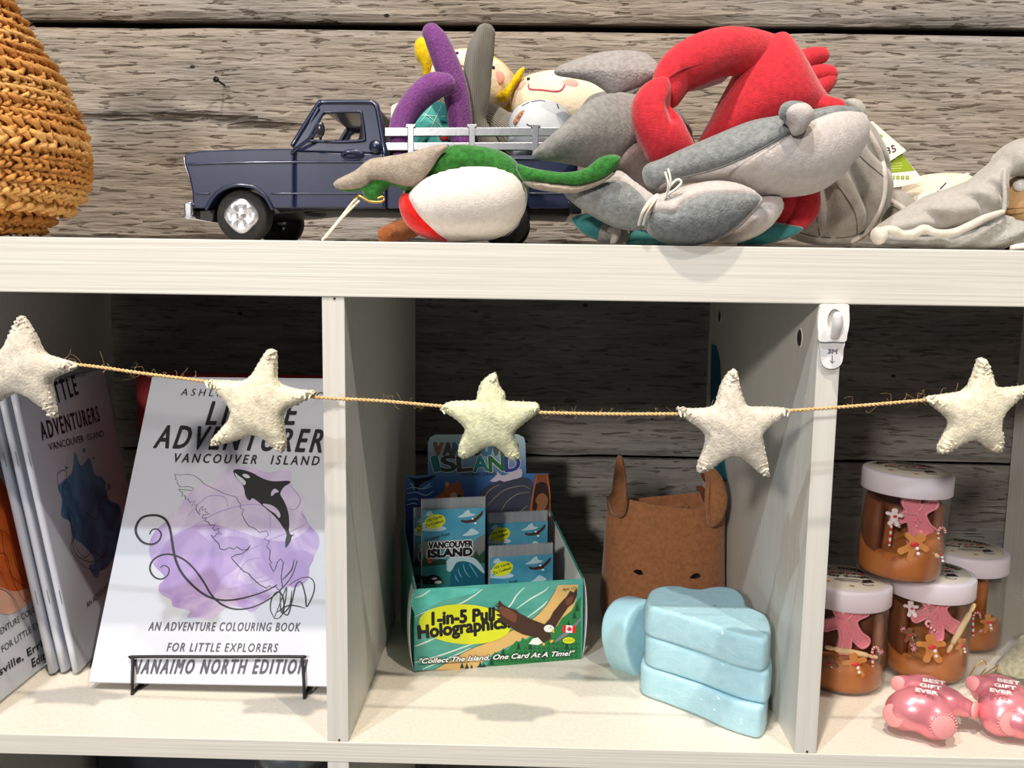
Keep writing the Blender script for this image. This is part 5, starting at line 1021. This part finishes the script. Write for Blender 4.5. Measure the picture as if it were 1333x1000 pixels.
        pf.text('VANCOUVER', C([(222, 578)])[0], C([(664, 582)])[0], 66*S_, M_BI, px=False, bold=.0005, outline=M_WI, ow=.0006)
        pf.text('ISLAND', C([(218, 668)])[0], C([(658, 670)])[0], 78*S_, M_BI, px=False, bold=.0008, outline=M_WI, ow=.0006)
    return r
def pack_at(dl, pxl, pxr, pyt, Ht, label, lean=.0):
    Pp = W3(0, dl, 0); a = onp(pxl, pyt, Pp, -db); b_ = onp(pxr, pyt, Pp, -db); Wd = (b_-a)@ub
    v = zb*1.+db*lean; v /= np.linalg.norm(v); L = (a-A)@ub
    z0 = max(.004, a[2]-Ht*v[2]); return pack(W3(L, dl, 0)+zb*z0-db*lean*0+(-v*0), ub, v, Wd, (a[2]-z0)/v[2], label)
pack_at(.036, 548, 632, 652, .14, 'big card pack standing upright at the left of the display box')
pack_at(.066, 538, 612, 663, .14, 'card pack mostly hidden behind the big upright pack at the left')
pack_at(.078, 634, 713, 670, .14, 'card pack at the back right of the display box')
pack_at(.030, 636, 720, 713, .14, 'low card pack at the front right of the display box')

# ------------------------------------------------------------------ felt animal basket
M_BRN = plush('brown_felt', (164, 110, 74), .88, .0012); M_BRN2 = plush('dark_brown_felt', (110, 62, 40), .85)
DX, DY, DR = .2660, .245, .0585
sqz = lambda z: .85-.52*min(1, max(0, z/.135))
db_ = thing('felt_basket', (DX, DY, 0), 'brown felt animal-head basket with two ears and sleepy black eyes behind the blue clouds', 'basket')
zr = at(875, 657, DY-DR*.3)[2]
V = []; F = []; n = 64
prof = [(.2, .0015), (.6, .0008), (.9, .0012), (1.03, .008), (1.065, .02), (1.06, .035), (1.035, .06), (1.015, .085), (1.0, .11), (.99, zr-.004), (.995, zr), (.98, zr+.0008), (.96, zr-.002), (.95, .11), (.93, .06), (.98, .03), (.9, .006), (.2, .004)]
for r, z in prof:
    for j in range(n):
        t = 2*PI*j/n; wv = 1+.012*math.sin(3*t+1)+.008*math.sin(5*t); dip = .004*math.sin(2*t+.5)*(z/zr)
        V.append((DX+DR*r*wv*math.cos(t), DY+sqz(z)*DR*r*wv*math.sin(t), z+(dip if z > .05 else 0)))
for i in range(len(prof)-1):
    for j in range(n): F.append((i*n+j, i*n+(j+1) % n, (i+1)*n+(j+1) % n, (i+1)*n+j))
mk('felt_bowl', V, F, M_BRN, db_)
def ear(out, Y, th, lean=0):
    pillow(db_, ('ear', M_BRN), out, Y, th, N=34, yoff=lambda x, z: lean*(z-.15), grooves=[[(x*.5+out[0][0]*.5, y) for x, y in ((out[0][0], out[0][1]), (out[0][0], out[0][1]+60))]] if False else (), px=True)
D6 = crop(760, 560, 2.38)
ear(D6([(112, 74), (122, 90), (130, 130), (134, 180), (136, 225), (128, 262), (112, 272), (92, 262), (78, 235), (76, 210), (86, 190), (90, 160), (95, 120), (102, 85)]), DY-.022, .012)
ear(D6([(375, 118), (395, 115), (415, 128), (430, 150), (440, 180), (446, 215), (440, 250), (428, 280), (405, 300), (388, 298), (380, 275), (378, 230), (380, 180), (376, 150)]), DY-.026, .012)
tube('ear_fold', [at(*D6([(112, 84)])[0], DY-.024), at(*D6([(121, 120)])[0], DY-.026), at(*D6([(126, 170)])[0], DY-.027), at(*D6([(127, 220)])[0], DY-.026)], [.0008, .002, .0022, .001], M_BRN, db_, ring=10)
tube('ear_fold', [at(*D6([(392, 125)])[0], DY-.028), at(*D6([(384, 180)])[0], DY-.031), at(*D6([(382, 230)])[0], DY-.031), at(*D6([(392, 288)])[0], DY-.029)], [.0008, .0022, .0022, .001], M_BRN, db_, ring=10)
for q in ([(355, 180), (365, 185), (375, 215)], [(370, 140), (378, 150), (385, 160)]):
    tube('antler', [at(*D6([a])[0], DY+.005) for a in q], [.0028, .0034, .0028], M_BRN2, db_, ring=10)
tube('rear_antler', [at(*D6([(270, 240)])[0], DY+.02), at(*D6([(300, 232)])[0], DY+.02), at(*D6([(318, 236)])[0], DY+.02)], .003, M_BRN, db_, ring=10)
def onbowl(px, py):
    # point on the front of the bowl under a pixel
    for Yq in np.arange(DY-DR*1.15, DY, .0002):
        a = at(px, py, Yq)
        rr_ = np.interp(a[2], [.008, .02, .035, .06, .085, .11, zr], [1.03, 1.065, 1.06, 1.035, 1.015, 1.0, .99])*DR
        if (a[0]-DX)**2+((a[1]-DY)/sqz(a[2]))**2 < rr_**2: return a
    return at(px, py, DY-DR*.5)
for pts in ([(152, 436), (165, 430), (180, 432), (188, 446), (175, 450), (162, 444)], [(326, 458), (338, 446), (352, 442), (362, 450), (350, 458), (338, 461)]):
    q = [onbowl(*a) for a in D6(pts)]; c = np.mean(q, 0); nrm = np.array([c[0]-DX, c[1]-DY, 0]); nrm /= np.linalg.norm(nrm)
    V = [a+nrm*.0003 for a in q]+[a*0+c+(a-c)*.7+nrm*.0022 for a in q]; n = len(q)
    mk('eye', V, [tuple(range(n, 2*n))]+[(i, (i+1) % n, n+(i+1) % n, n+i) for i in range(n)], plush('black_felt', (20, 18, 18)), db_)
# teal card strip at the back corner
M_TP = mat('teal_paper', (20, 104, 128), .7, (14, 84, 108), 40)
tlp = thing('teal_card', (.325, .38, .2), 'narrow teal torn card sticking out at the back corner behind the felt basket', 'card')
sx = lambda pts: [(onp(x, y, (.3285, 0, 0), (-1, 0, 0))[1], onp(x, y, (.3285, 0, 0), (-1, 0, 0))[2]) for x, y in pts]
prism('card_sheet', sx([(926, 448), (931, 450), (936, 470), (937, 500), (933, 530), (936, 560), (942, 600), (946, 625), (938, 628), (930, 610), (925, 560), (925, 500)]), 0, .0008, M_TP, tlp, 0, frame=lambda y_, t_, z_: (.3283+t_, y_, z_))

# ------------------------------------------------------------------ blue cloud blocks
M_CB = mat('blue_plaster', (178, 224, 238), .45, (188, 230, 242), 120, bump=.0003, bs=160, sss=.08)
def clear_film(name, bd, k, base, rough=.06, sc=90):
    m, nt, b, tc = new_mat(name); N = nt.nodes; g = N.new('ShaderNodeBsdfGlossy'); g.inputs['Roughness'].default_value = rough; t = N.new('ShaderNodeBsdfTransparent'); t.inputs[0].default_value = (.98, .98, .98, 1)
    lw = N.new('ShaderNodeLayerWeight'); lw.inputs[0].default_value = .5; pw = N.new('ShaderNodeMath'); pw.operation = 'POWER'; pw.inputs[1].default_value = 3.5
    mm = N.new('ShaderNodeMath'); mm.operation = 'MULTIPLY_ADD'; mm.inputs[1].default_value = k; mm.inputs[2].default_value = base; mm.use_clamp = True
    mx = N.new('ShaderNodeMixShader'); L = nt.links.new
    if bd:
        n = N.new('ShaderNodeTexNoise'); n.inputs['Scale'].default_value = sc; n.inputs['Distortion'].default_value = 2.5; n.inputs['Detail'].default_value = 2; mp = N.new('ShaderNodeMapping'); mp.inputs['Scale'].default_value = (1, 1, 2.5); mp.inputs['Rotation'].default_value = (.4, .3, 0)
        L(tc.outputs['Object'], mp.inputs[0]); L(mp.outputs[0], n.inputs['Vector']); bp = N.new('ShaderNodeBump'); bp.inputs['Distance'].default_value = bd; L(n.outputs['Fac'], bp.inputs['Height']); L(bp.outputs[0], g.inputs['Normal'])
    L(lw.outputs['Facing'], pw.inputs[0]); L(pw.outputs[0], mm.inputs[0]); L(mm.outputs[0], mx.inputs[0]); L(t.outputs[0], mx.inputs[1]); L(g.outputs[0], mx.inputs[2]); L(mx.outputs[0], N['Material Output'].inputs[0]); return m
M_FILM = clear_film('shrink_film', .007, .35, .08, .12, 55)
top_px = [(843, 788), (842, 776), (848, 767), (862, 762.5), (880, 762), (896, 765), (912, 766), (930, 763), (950, 764), (963, 770), (970, 780), (972, 788), (985, 794), (998, 801), (1003, 812), (1003, 824), (996, 832), (984, 831), (955, 824), (915, 810), (875, 798)]
hT = .078
OT = [(a[0], a[1]) for a in (az(x, y, hT) for x, y in top_px)]
def cloud(outl, z0, z1, label, film=True, M=None, grp='stacked blue cloud blocks'):
    O = cr(outl, 4, True); c = O.mean(0); n = len(O); rows = [(.95, z0), (.985, z0+.0008), (1.0, z0+.003), (1.0, z1-.0045), (.99, z1-.002), (.97, z1-.0006), (.94, z1), (.88, z1), (.5, z1), (.02, z1)]
    rows = [(.02, z0)]+rows; V = []; F = []
    for s, z in rows:
        for p_ in O:
            d = (p_-c); L = np.linalg.norm(d); q = c+d*(1-(1-s)*.045/L) if s > .6 else c+d*s
            q = q if M is None else q; V.append((q[0], q[1], z))
    for i in range(len(rows)-1):
        for j in range(n): F.append((i*n+j, i*n+(j+1) % n, (i+1)*n+(j+1) % n, (i+1)*n+j))
    if M is not None: V = [tuple(M @ Vector(v)) for v in V]
    cc = np.mean(V, 0); r = thing('cloud_block', (cc[0], cc[1], min(v[2] for v in V)), label, 'bath block', grp)
    mk('block', V, F, M_CB, r)
    if film:
        ce = np.array([c[0], c[1], (z0+z1)/2]); Vf = []
        for k, (s, z) in enumerate(rows):
            for j, p_ in enumerate(O):
                d = (p_-c); L = np.linalg.norm(d); e = .0007+.0004*math.sin(j*.9+k*1.7)*math.sin(j*.37); q = c+d*(1-(1-s)*.045/L+e/L) if s > .6 else c+d*s
                Vf.append((q[0], q[1], min(z+.0004, z1+.0006) if z > z0+.001 else z+.0002))
        if M is not None: Vf = [tuple(M @ Vector(v)) for v in Vf]
        mk('film', Vf, F, M_FILM, r)
OTa = np.array(OT); cT = OTa.mean(0)
def var(dx, dy, rot, sc=1.): 
    c_, s_ = math.cos(rot), math.sin(rot); d = OTa-cT
    return [(cT[0]+dx+sc*(a*c_-b*s_), cT[1]+dy+sc*(a*s_+b*c_)) for a, b in d]
cloud(var(-.0005, -.001, -.02, 1.03), .0006, .0258, 'blue cloud-shaped block at the bottom of the stack of three')
cloud(var(.001, 0, .03, 1.0), .0264, .0516, 'blue cloud-shaped block in the middle of the stack of three')
cloud(OT, .0522, hT, 'blue cloud-shaped block on top of the stack of three')
# fourth block standing on edge behind on the left
ctr = Vector(at(829, 838, .150))+Vector((0, 0, .008)); Mx = Matrix.Translation(ctr) @ Matrix.Rotation(.75, 4, 'Z') @ Matrix.Rotation(PI/2-.12, 4, 'X') @ Matrix.Rotation(.2, 4, 'Z')
blob_ = [(.034*math.cos(t)*(1+.06*math.cos(3*t)), .0345*math.sin(t)*(1+.05*math.cos(3*t))) for t in np.linspace(0, 2*PI, 15)[:-1]]
cloud(blob_, -.014, .014, 'blue cloud block standing on edge behind the left of the stack', False, Mx)

# ================================================================== right cube: dough jars
M_LID = mat('lid_plastic', (222, 214, 222), .4, spec=.4); M_LBL = mat('lid_label', (206, 198, 184), .6)
M_CLR = clear_film('clear_plastic', 0, .5, .02, .07)
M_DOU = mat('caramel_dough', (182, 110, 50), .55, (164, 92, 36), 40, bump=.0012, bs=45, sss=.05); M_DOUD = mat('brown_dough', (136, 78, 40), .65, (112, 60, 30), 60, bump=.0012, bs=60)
M_CUT = mat('pink_plastic', (244, 156, 168), .35, spec=.5); M_CUTD = mat('pink_plastic_deep', (240, 146, 160), .4); M_BIS = mat('mini_biscuit', (200, 132, 66), .7); M_BISD = mat('mini_biscuit_brown', (128, 84, 56), .7); M_CW = mat('candy_white', (238, 226, 224), .4); M_CR = mat('candy_red', (204, 46, 58), .4); M_PINW = mat('pale_wood', (222, 192, 146), .7)
def ginger(s, th=0):
    pts = [(-.0, 1), (-.25, .93), (-.33, .72), (-.28, .52), (-.45, .46), (-.8, .5), (-.95, .34), (-.85, .14), (-.5, .1), (-.36, .0), (-.42, -.4), (-.62, -.75), (-.52, -.98), (-.25, -1), (-.08, -.7), (0, -.5)]
    pts = pts+[(-x, y) for x, y in pts[-2:0:-1]]
    c_, s_ = math.cos(th), math.sin(th); return [(s*(x*c_-y*s_), s*(x*s_+y*c_)) for x, y in pts]
def jar(loc, label, R=.0352, H=.0745, lv=.5, fill=None, parts=(), tilt=0, rotl=0, shade=1):
    """clear jar built about its own base centre, front = -y, then placed"""
    c0 = (0, 0, 0); r = thing('dough_jar', (0, 0, 0), label, 'jar', 'lidded dough jars')
    zl = H; LR = R*1.045; LH = .0175
    # clear wall with an inside surface
    lathe('jar_wall', [(.001, .0004), (R*.9, .0002), (R*.975, .002), (R, .006), (R, zl-.002), (R*.985, zl), (R*.955, zl), (R*.965, zl-.004), (R*.965, .007), (R*.93, .003), (.001, .002)], c0, M_CLR, r, 56)
    lathe('lid', [(.001, zl+LH), (LR*.93, zl+LH), (LR*.985, zl+LH-.0009), (LR, zl+LH-.003), (LR, zl), (LR*.985, zl-.0005), (LR*.95, zl), (LR*.95, zl+LH-.003), (.001, zl+LH-.003)], c0, M_LID, r, 64)
    lb = lathe('lid_label', [(.001, .0003), (LR*.86, .0003), (LR*.865, 0)], (0, 0, zl+LH), M_LBL, r, 48)
    e = Print((0, 0, zl+LH+.0003), (math.cos(rotl), math.sin(rotl), 0), (-math.sin(rotl), math.cos(rotl), 0), r); e.n = np.array([0, 0, 1.])
    for tx, ra, y0, hh in (('HEY DOUGH', .030, 0, .0062),):
        n_ = len(tx)
        for i, ch in enumerate(tx):
            if ch == ' ': continue
            a = (i-(n_-1)/2)/(n_-1)*1.9; px_, py_ = .0235*math.sin(a), .0235*math.cos(a)-.0015; dx, dy = .0026*math.cos(a), -.0026*math.sin(a)
            e.k = 1; e.text(ch, (px_-dx, py_-dy), (px_+dx, py_+dy), hh, M_BI, px=False, bold=.0004)
    e.k = 3; e.text('Play dough', (-.018, .0015), (.018, .0015), .005, M_BI, px=False, bold=.0003)
    for k, (x, mm) in enumerate(((-.011, M_RED), (-.004, M_BI), (.002, M_RED), (.007, M_FORD), (.013, M_RED))):
        e.poly('dab_mark', [(x-.003, .009), (x+.001, .0125), (x+.004, .012), (x+.0005, .0085)], mm, px=False)
    e.line('small_print', [[(-.010, -.0045), (.010, -.0045)], [(-.012, -.0075), (.012, -.0075)], [(-.008, -.0105), (.008, -.0105)]], .0009, M_INKG, px=False, sm=1)
    e.poly('hat_mark', [(.008, -.013), (.021, -.0095), (.019, -.006), (.0185, -.003), (.011, -.005), (.0115, -.009)], M_INKB, px=False); e.ell('ring_mark', (.014, -.016), .0045, .003, M_INKG, px=False); e.ell('ring_fill', (.014, -.016), .0038, .0024, M_LBL, px=False)
    e.ell('star_mark', (-.018, -.013), .0022, .0018, M_BIS, px=False); e.ell('star_mark', (.0, -.022), .0022, .0016, M_BIS, px=False)
    # dough: lumpy plug at the bottom, a slab up the back
    V = []; F = []; n_ = 56; ri = R*.955
    hz = lambda x, y: H*lv*(.78+.22*math.sin(x*70+label.__len__())+.16*math.sin(y*60+x*40+2)+.5*(y/ri > .1)*(y/ri))
    rows = [(.02, 0)]+[(q, 0) for q in (.6, .93, 1.)]
    P_ = [];
    for q in (.02, .6, .96, 1.): P_.append([(ri*q*math.cos(2*PI*j/n_), ri*q*math.sin(2*PI*j/n_), .0032 if q < 1 else .008) for j in range(n_)])
    for q, o in ((1., -.006), (.97, 0), (.8, .003), (.6, .0), (.4, -.001), (.2, 0), (.02, 0)):
        P_.append([(ri*q*math.cos(2*PI*j/n_), ri*q*math.sin(2*PI*j/n_), min(H-.004, max(.012, hz(ri*math.cos(2*PI*j/n_)*q, ri*math.sin(2*PI*j/n_)*q)+o))) for j in range(n_)])
    V = [p_ for row in P_ for p_ in row]
    for i in range(len(P_)-1):
        for j in range(n_): F.append((i*n_+j, i*n_+(j+1) % n_, (i+1)*n_+(j+1) % n_, (i+1)*n_+j))
    mk('dough', V, F, M_DOU, r)
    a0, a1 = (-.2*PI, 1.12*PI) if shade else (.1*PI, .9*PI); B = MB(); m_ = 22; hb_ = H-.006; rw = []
    for k in range(m_+1):
        a = a0+(a1-a0)*k/m_; wv = .93+.02*math.sin(a*5)
        rw.append([(ri*wv*math.cos(a), ri*wv*math.sin(a), .02), (ri*(wv+.03)*math.cos(a), ri*(wv+.03)*math.sin(a), hb_*.6), (ri*wv*math.cos(a), ri*wv*math.sin(a), hb_*(.96+.03*math.sin(a*3))), (ri*(wv-.2)*math.cos(a), ri*(wv-.2)*math.sin(a), hb_*.94), (ri*(wv-.25)*math.cos(a), ri*(wv-.25)*math.sin(a), .02)])
    V = [p_ for q in rw for p_ in q]; F = [(k*5+i, k*5+(i+1) % 5, (k+1)*5+(i+1) % 5, (k+1)*5+i) for k in range(m_) for i in range(5)]+[(0, 1, 2, 3, 4), tuple(m_*5+i for i in (4, 3, 2, 1, 0))]
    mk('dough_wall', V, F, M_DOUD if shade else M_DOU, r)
    # pink cutter, a gingerbread figure with a raised rim
    yc = -R*.42
    if 'cutter' in parts:
        cx_, cz_, sz, th = parts['cutter']
        O = [(cx_+a, cz_+b) for a, b in ginger(sz, th)]
        ct = prism('cutter', sm(O, 3), yc, yc+.004, M_CUTD, r, .0006)
        O3 = cr(O, 4, True); tube('cutter_rim', [(a, yc-.0005, b) for a, b in O3]+[(O3[0][0], yc-.0005, O3[0][1])], .0011, M_CUT, ct, ring=8, n=1, cap=False)
        c_, s_ = math.cos(th), math.sin(th); T = lambda a, b: (cx_+sz*(a*c_-b*s_), yc-.001, cz_+sz*(a*s_+b*c_))
        tube('cutter_relief', [T(-.3, .42), T(0, .25), T(.35, .42)], .001, M_CUT, ct, ring=8); tube('cutter_relief', [T(.05, .25), T(.1, -.1)], .0012, M_CUT, ct, ring=8, n=1)
        for b in (.0, -.22): ball('button', T(-.1, b), .0014, M_CUT, ct, n=6, mm=10)
        tube('cutter_relief', [T(-.75, .2), T(-.72, .42)], .0008, M_CUT, ct, ring=6, n=1); tube('cutter_relief', [T(.75, .2), T(.72, .42)], .0008, M_CUT, ct, ring=6, n=1)
    def fr(x, z, d=.91): # just inside the glass
        x = max(-R*.9, min(R*.9, x)); return np.array([x, -math.sqrt(max(1e-9, (R*d)**2-x*x)), z])
    for (x, z, s, th, m_) in parts.get('men', ()):
        q = fr(x, z); yaw = math.atan2(q[0], -q[1]); cx2, sx2 = math.cos(yaw), math.sin(yaw)
        g = prism('mini_gingerbread', sm(ginger(s, th), 2), -.001, .001, m_, r, .0004, frame=lambda a, b, c, q=q, cx2=cx2, sx2=sx2: (q[0]+a*cx2-b*sx2, q[1]+a*sx2+b*cx2, q[2]+c))
        if s > .006:
            ball('icing_bow', q+np.array([0, -.0018, s*.12]), s*.2, M_CR, g, sc=(1.6, .5, .8), n=6, mm=10)
            for k in (.15, .5): ball('icing_dot', q+np.array([s*(.15+k*.3), -.0018, -s*k]), s*.14, M_CW, g, n=5, mm=8)
    for (x, z, s, th) in parts.get('canes', ()):
        q = fr(x, z, .88); c_, s_ = math.cos(th), math.sin(th)
        path = [(0, -1), (0, -.3), (0, .4), (.12, .72), (.35, .8), (.55, .65), (.6, .4)]
        pts = cr([(q[0]+s*(a*c_-b*s_), q[1]-.001, q[2]+s*(a*s_+b*c_)) for a, b in path], 6); o = tube('candy_cane', pts, .0011, M_CW, r, ring=8, n=1)
        for k in range(1, len(pts)-2, 4): tube('red_stripe', [pts[k], pts[k+1], pts[k+2]], .00122, M_CR, o, ring=8, n=1, cap=False)
    for (x, z, L, th) in parts.get('pins', ()):
        q = fr(x, z, .84); d = np.array([math.cos(th), 0, math.sin(th)])*L/2
        tube('rolling_pin', [q-d, q-d*.82, q-d*.68, q-d*.6, q, q+d*.6, q+d*.68, q+d*.82, q+d], [.0016, .0019, .0012, .0023, .0026, .0023, .0012, .0019, .0016], M_PINW, r, ring=12, n=2)
    for (x, z) in parts.get('flakes', ()):
        q = fr(x, z, .9); B = MB()
        for k in range(3):
            a = k*PI/3; d = np.array([math.cos(a), 0, math.sin(a)])*.0022; B.add(*tube_geo([q-d, q+d], [.0005, .0005], 5, 1))
        B.mk('pink_snowflake', ink('pink_flake', (236, 170, 176)), r)
    if parts.get('glitter'):
        B = MB(); gx_, gz_ = parts['glitter']
        for k in range(26):
            q = fr(gx_+random.gauss(0, .004), gz_+random.gauss(0, .005), .9); B.add(*sph_geo(q, .00045, 3, 5))
        B.mk('glitter', mat('green_glitter', (120, 220, 140), .2, metal=.6), r, kind='stuff')
    r.location = loc; r.rotation_euler = (tilt[0], tilt[1], tilt[2]) if tilt else (0, 0, 0)
    return r
J1 = (.405, .125); J2 = (.4865, .148)
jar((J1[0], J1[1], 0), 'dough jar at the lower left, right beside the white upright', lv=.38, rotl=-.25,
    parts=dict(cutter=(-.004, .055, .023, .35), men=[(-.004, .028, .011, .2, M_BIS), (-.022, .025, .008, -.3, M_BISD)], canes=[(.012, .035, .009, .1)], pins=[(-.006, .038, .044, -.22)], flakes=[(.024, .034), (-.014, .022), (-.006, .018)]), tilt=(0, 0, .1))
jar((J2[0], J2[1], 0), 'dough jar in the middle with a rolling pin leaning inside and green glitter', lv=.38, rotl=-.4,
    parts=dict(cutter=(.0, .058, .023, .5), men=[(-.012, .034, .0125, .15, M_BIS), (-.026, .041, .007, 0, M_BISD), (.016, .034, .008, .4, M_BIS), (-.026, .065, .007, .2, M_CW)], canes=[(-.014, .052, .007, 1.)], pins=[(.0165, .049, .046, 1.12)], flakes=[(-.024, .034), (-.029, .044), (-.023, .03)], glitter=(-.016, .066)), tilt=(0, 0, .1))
jar((.551, .218, 0), 'dough jar at the back right, mostly empty and half hidden', lv=.32, rotl=-.2, shade=0,
    parts=dict(men=[(.006, .030, .009, .1, M_BIS)], canes=[(-.008, .03, .012, .1)], flakes=[(.0, .022), (.008, .02)]), tilt=(0, 0, .1))
jar((.452, .136, .0938), 'dough jar standing on the lids of two others', lv=.46, rotl=-.2,
    parts=dict(cutter=(.004, .052, .0225, .42), men=[(-.006, .034, .0125, -.6, M_BIS), (-.021, .056, .0075, 0, M_CW), (.022, .024, .009, .3, M_BIS)], canes=[(-.022, .043, .0115, .0), (.018, .04, .010, .15)], pins=[(.004, .032, .03, -.5)], flakes=[(.018, .022), (.022, .018), (.013, .02), (.024, .024)]), tilt=(0.0, 0.035, .1))
# pink glass ornaments
M_PG_ = mat('pink_glass', (240, 150, 160), .3, (234, 136, 148), 20, metal=.4, coat=.5); M_PMAT = mat('pink_frosted', (240, 160, 160), .55)
def ornament(px0, label, ox):
    """torso-shaped glass bauble lying on its back; ox = shift along x in pixels at its own depth"""
    Yo = .05; W = lambda x, y, Y: np.array(at(x+ox, y, Y))
    sc_ = 1
    c = np.array(az(1215+ox, 955, 0)); r = thing('glass_ornament', (c[0], c[1], 0), label, 'ornament', 'pink glass ornaments')
    P9 = crop(1150, 710, 3.703); g = lambda x, y, z: (lambda q: np.array(az(q[0]+ox, q[1], z)))(P9([(x, y)])[0])
    # body: blobs blended with metaballs-like remesh
    bl_ = [(g(190, 705, .026), .0155, (1.35, 1.1, .8)), (g(165, 790, .021), .0172, (1.3, 1, 1)), (g(98, 800, .017), .0142, (1, 1, 1.05)), (g(243, 838, .0165), .0148, (1.05, 1, 1.05)), (g(300, 755, .022), .0125, (1.2, 1, .9))]
    if ox: bl_ = [bl_[0], (g(225, 790, .021), .0168, (1.2, 1, 1)), (g(205, 822, .017), .0148, (1.05, 1, 1.05)), (g(300, 840, .017), .0145, (1.1, 1, 1)), bl_[4]]
    tubes = [([g(135, 690, .029), g(95, 668, .030)], [.010, .0072]), ([g(320, 762, .022), g(365, 776, .020), g(394, 783, .0195)], [.0105, .0078, .0076])]
    bm = bmesh.new()
    for c_, r_, s_ in bl_:
        V, F = sph_geo((c_[0], c_[1], max(c_[2], r_*s_[2]*.98)), r_, 12, 20, s_); vs = [bm.verts.new(v) for v in V]
        for f in F:
            try: bm.faces.new([vs[i] for i in f])
            except ValueError: pass
    for pts, rr_ in tubes:
        V, F = tube_geo(pts, rr_, 20, 4); vs = [bm.verts.new(v) for v in V]
        for f in F:
            try: bm.faces.new([vs[i] for i in f])
            except ValueError: pass
    bmesh.ops.remove_doubles(bm, verts=bm.verts, dist=1e-6); V = [tuple(v.co) for v in bm.verts]; bm.verts.index_update(); F = [[v.index for v in f.verts] for f in bm.faces]; bm.free()
    o = mk('glass_body', V, F, M_PG_, r); rm = o.modifiers.new('remesh', 'REMESH'); rm.mode = 'VOXEL'; rm.voxel_size = .0014; rm.use_smooth_shade = True; smm = o.modifiers.new('smooth', 'SMOOTH'); smm.factor = .7; smm.iterations = 9
    def disc(q, d, r_, nm):
        d = Vector(d).normalized(); M = Vector((0, 0, 1)).rotation_difference(d).to_matrix(); lathe(nm, [(.0003, .0012), (r_*.9, .0010), (r_, .0004), (r_*1.02, -.001)], q, M_PMAT, r, 28, M=M)
    disc(g(394, 783, .0195)+np.array([.0056, -.0052, .0004]), (.68, -.7, .1), .0066, 'arm_cut'); lg = (205, 822) if ox else (243, 838); disc(g(*lg, .0165)+np.array([.001, -.0143, .0015]), (.08, -1, .15), .0092, 'leg_cut')
    if not ox: disc(g(98, 800, .017)+np.array([-.0115, -.0085, .0005]), (-.8, -.6, .1), .0085, 'leg_cut')
    disc(g(95, 668, .030)+np.array([-.006, -.004, .002]), (-.8, -.5, .3), .0058, 'arm_cut')
    for k, (tx, a, b) in enumerate((('BEST', (192, 656), (298, 674)), ('GIFT', (176, 680), (280, 698)), ('EVER', (156, 704), (262, 723)))):
        z_ = .0398-.0004*k; pa, pb = g(*a, z_), g(*b, z_); e = Print(pa, pb-pa, np.array([0, 1, .25]), r); e.n = np.cross(e.u, e.v); e.n *= -1 if e.n[2] < 0 else 1
        e.v = np.cross(e.n, e.u); e.v *= -1 if e.v[2] < 0 else 1
        e.text(tx, (0, 0), (np.linalg.norm(pb-pa), 0), .0042, M_CW, px=False, bold=.00025)
    B = MB()
    for k in range(26):
        a = 2*PI*k/26; q = g(*lg, .0165)+np.array([.001+.0098*math.cos(a), -.0138, .0015+.0098*math.sin(a)]); B.add(*sph_geo(q, .0008, 4, 6))
    B.mk('beaded_trim', M_PMAT, r, kind='stuff')
    return r
ornament(0, 'pink glass torso ornament reading BEST GIFT EVER, the one wholly in view', 0)
ornament(0, 'pink glass torso ornament cut by the right edge of the picture', 97)
gt = thing('gold_string', az(1275, 900, 0), 'thin gold string loop between the ornaments and the jars', 'string')
tube('loop', [az(1262, 880, .02), az(1270, 868, .025), az(1280, 860, .03), az(1284, 868, .025), az(1276, 880, .02), az(1272, 886, .018)], .0005, M_GOLD, gt, ring=6); tube('loop', [az(1268, 884, .02), az(1282, 878, .02), az(1300, 866, .025), az(1296, 876, .02), az(1280, 890, .015)], .0005, M_GOLD, gt, ring=6)
tube('cord', [az(1262, 912, .003), az(1275, 930, .002), az(1290, 938, .002)], .0008, M_BK, gt, ring=6)
# cream woolly piece behind the ornaments
wl = thing('woolly_star', (.60, .12, 0), 'cream woolly felt piece lying at the far right behind the ornaments', 'star')
pillow(wl, ('felt_body', plush('greenish_wool', (206, 206, 180), .85)), [(1296, 872), (1305, 860), (1322, 848), (1338, 830), (1370, 826), (1400, 850), (1400, 880), (1350, 882), (1310, 880)], .125, .04, N=34, wr=.03)
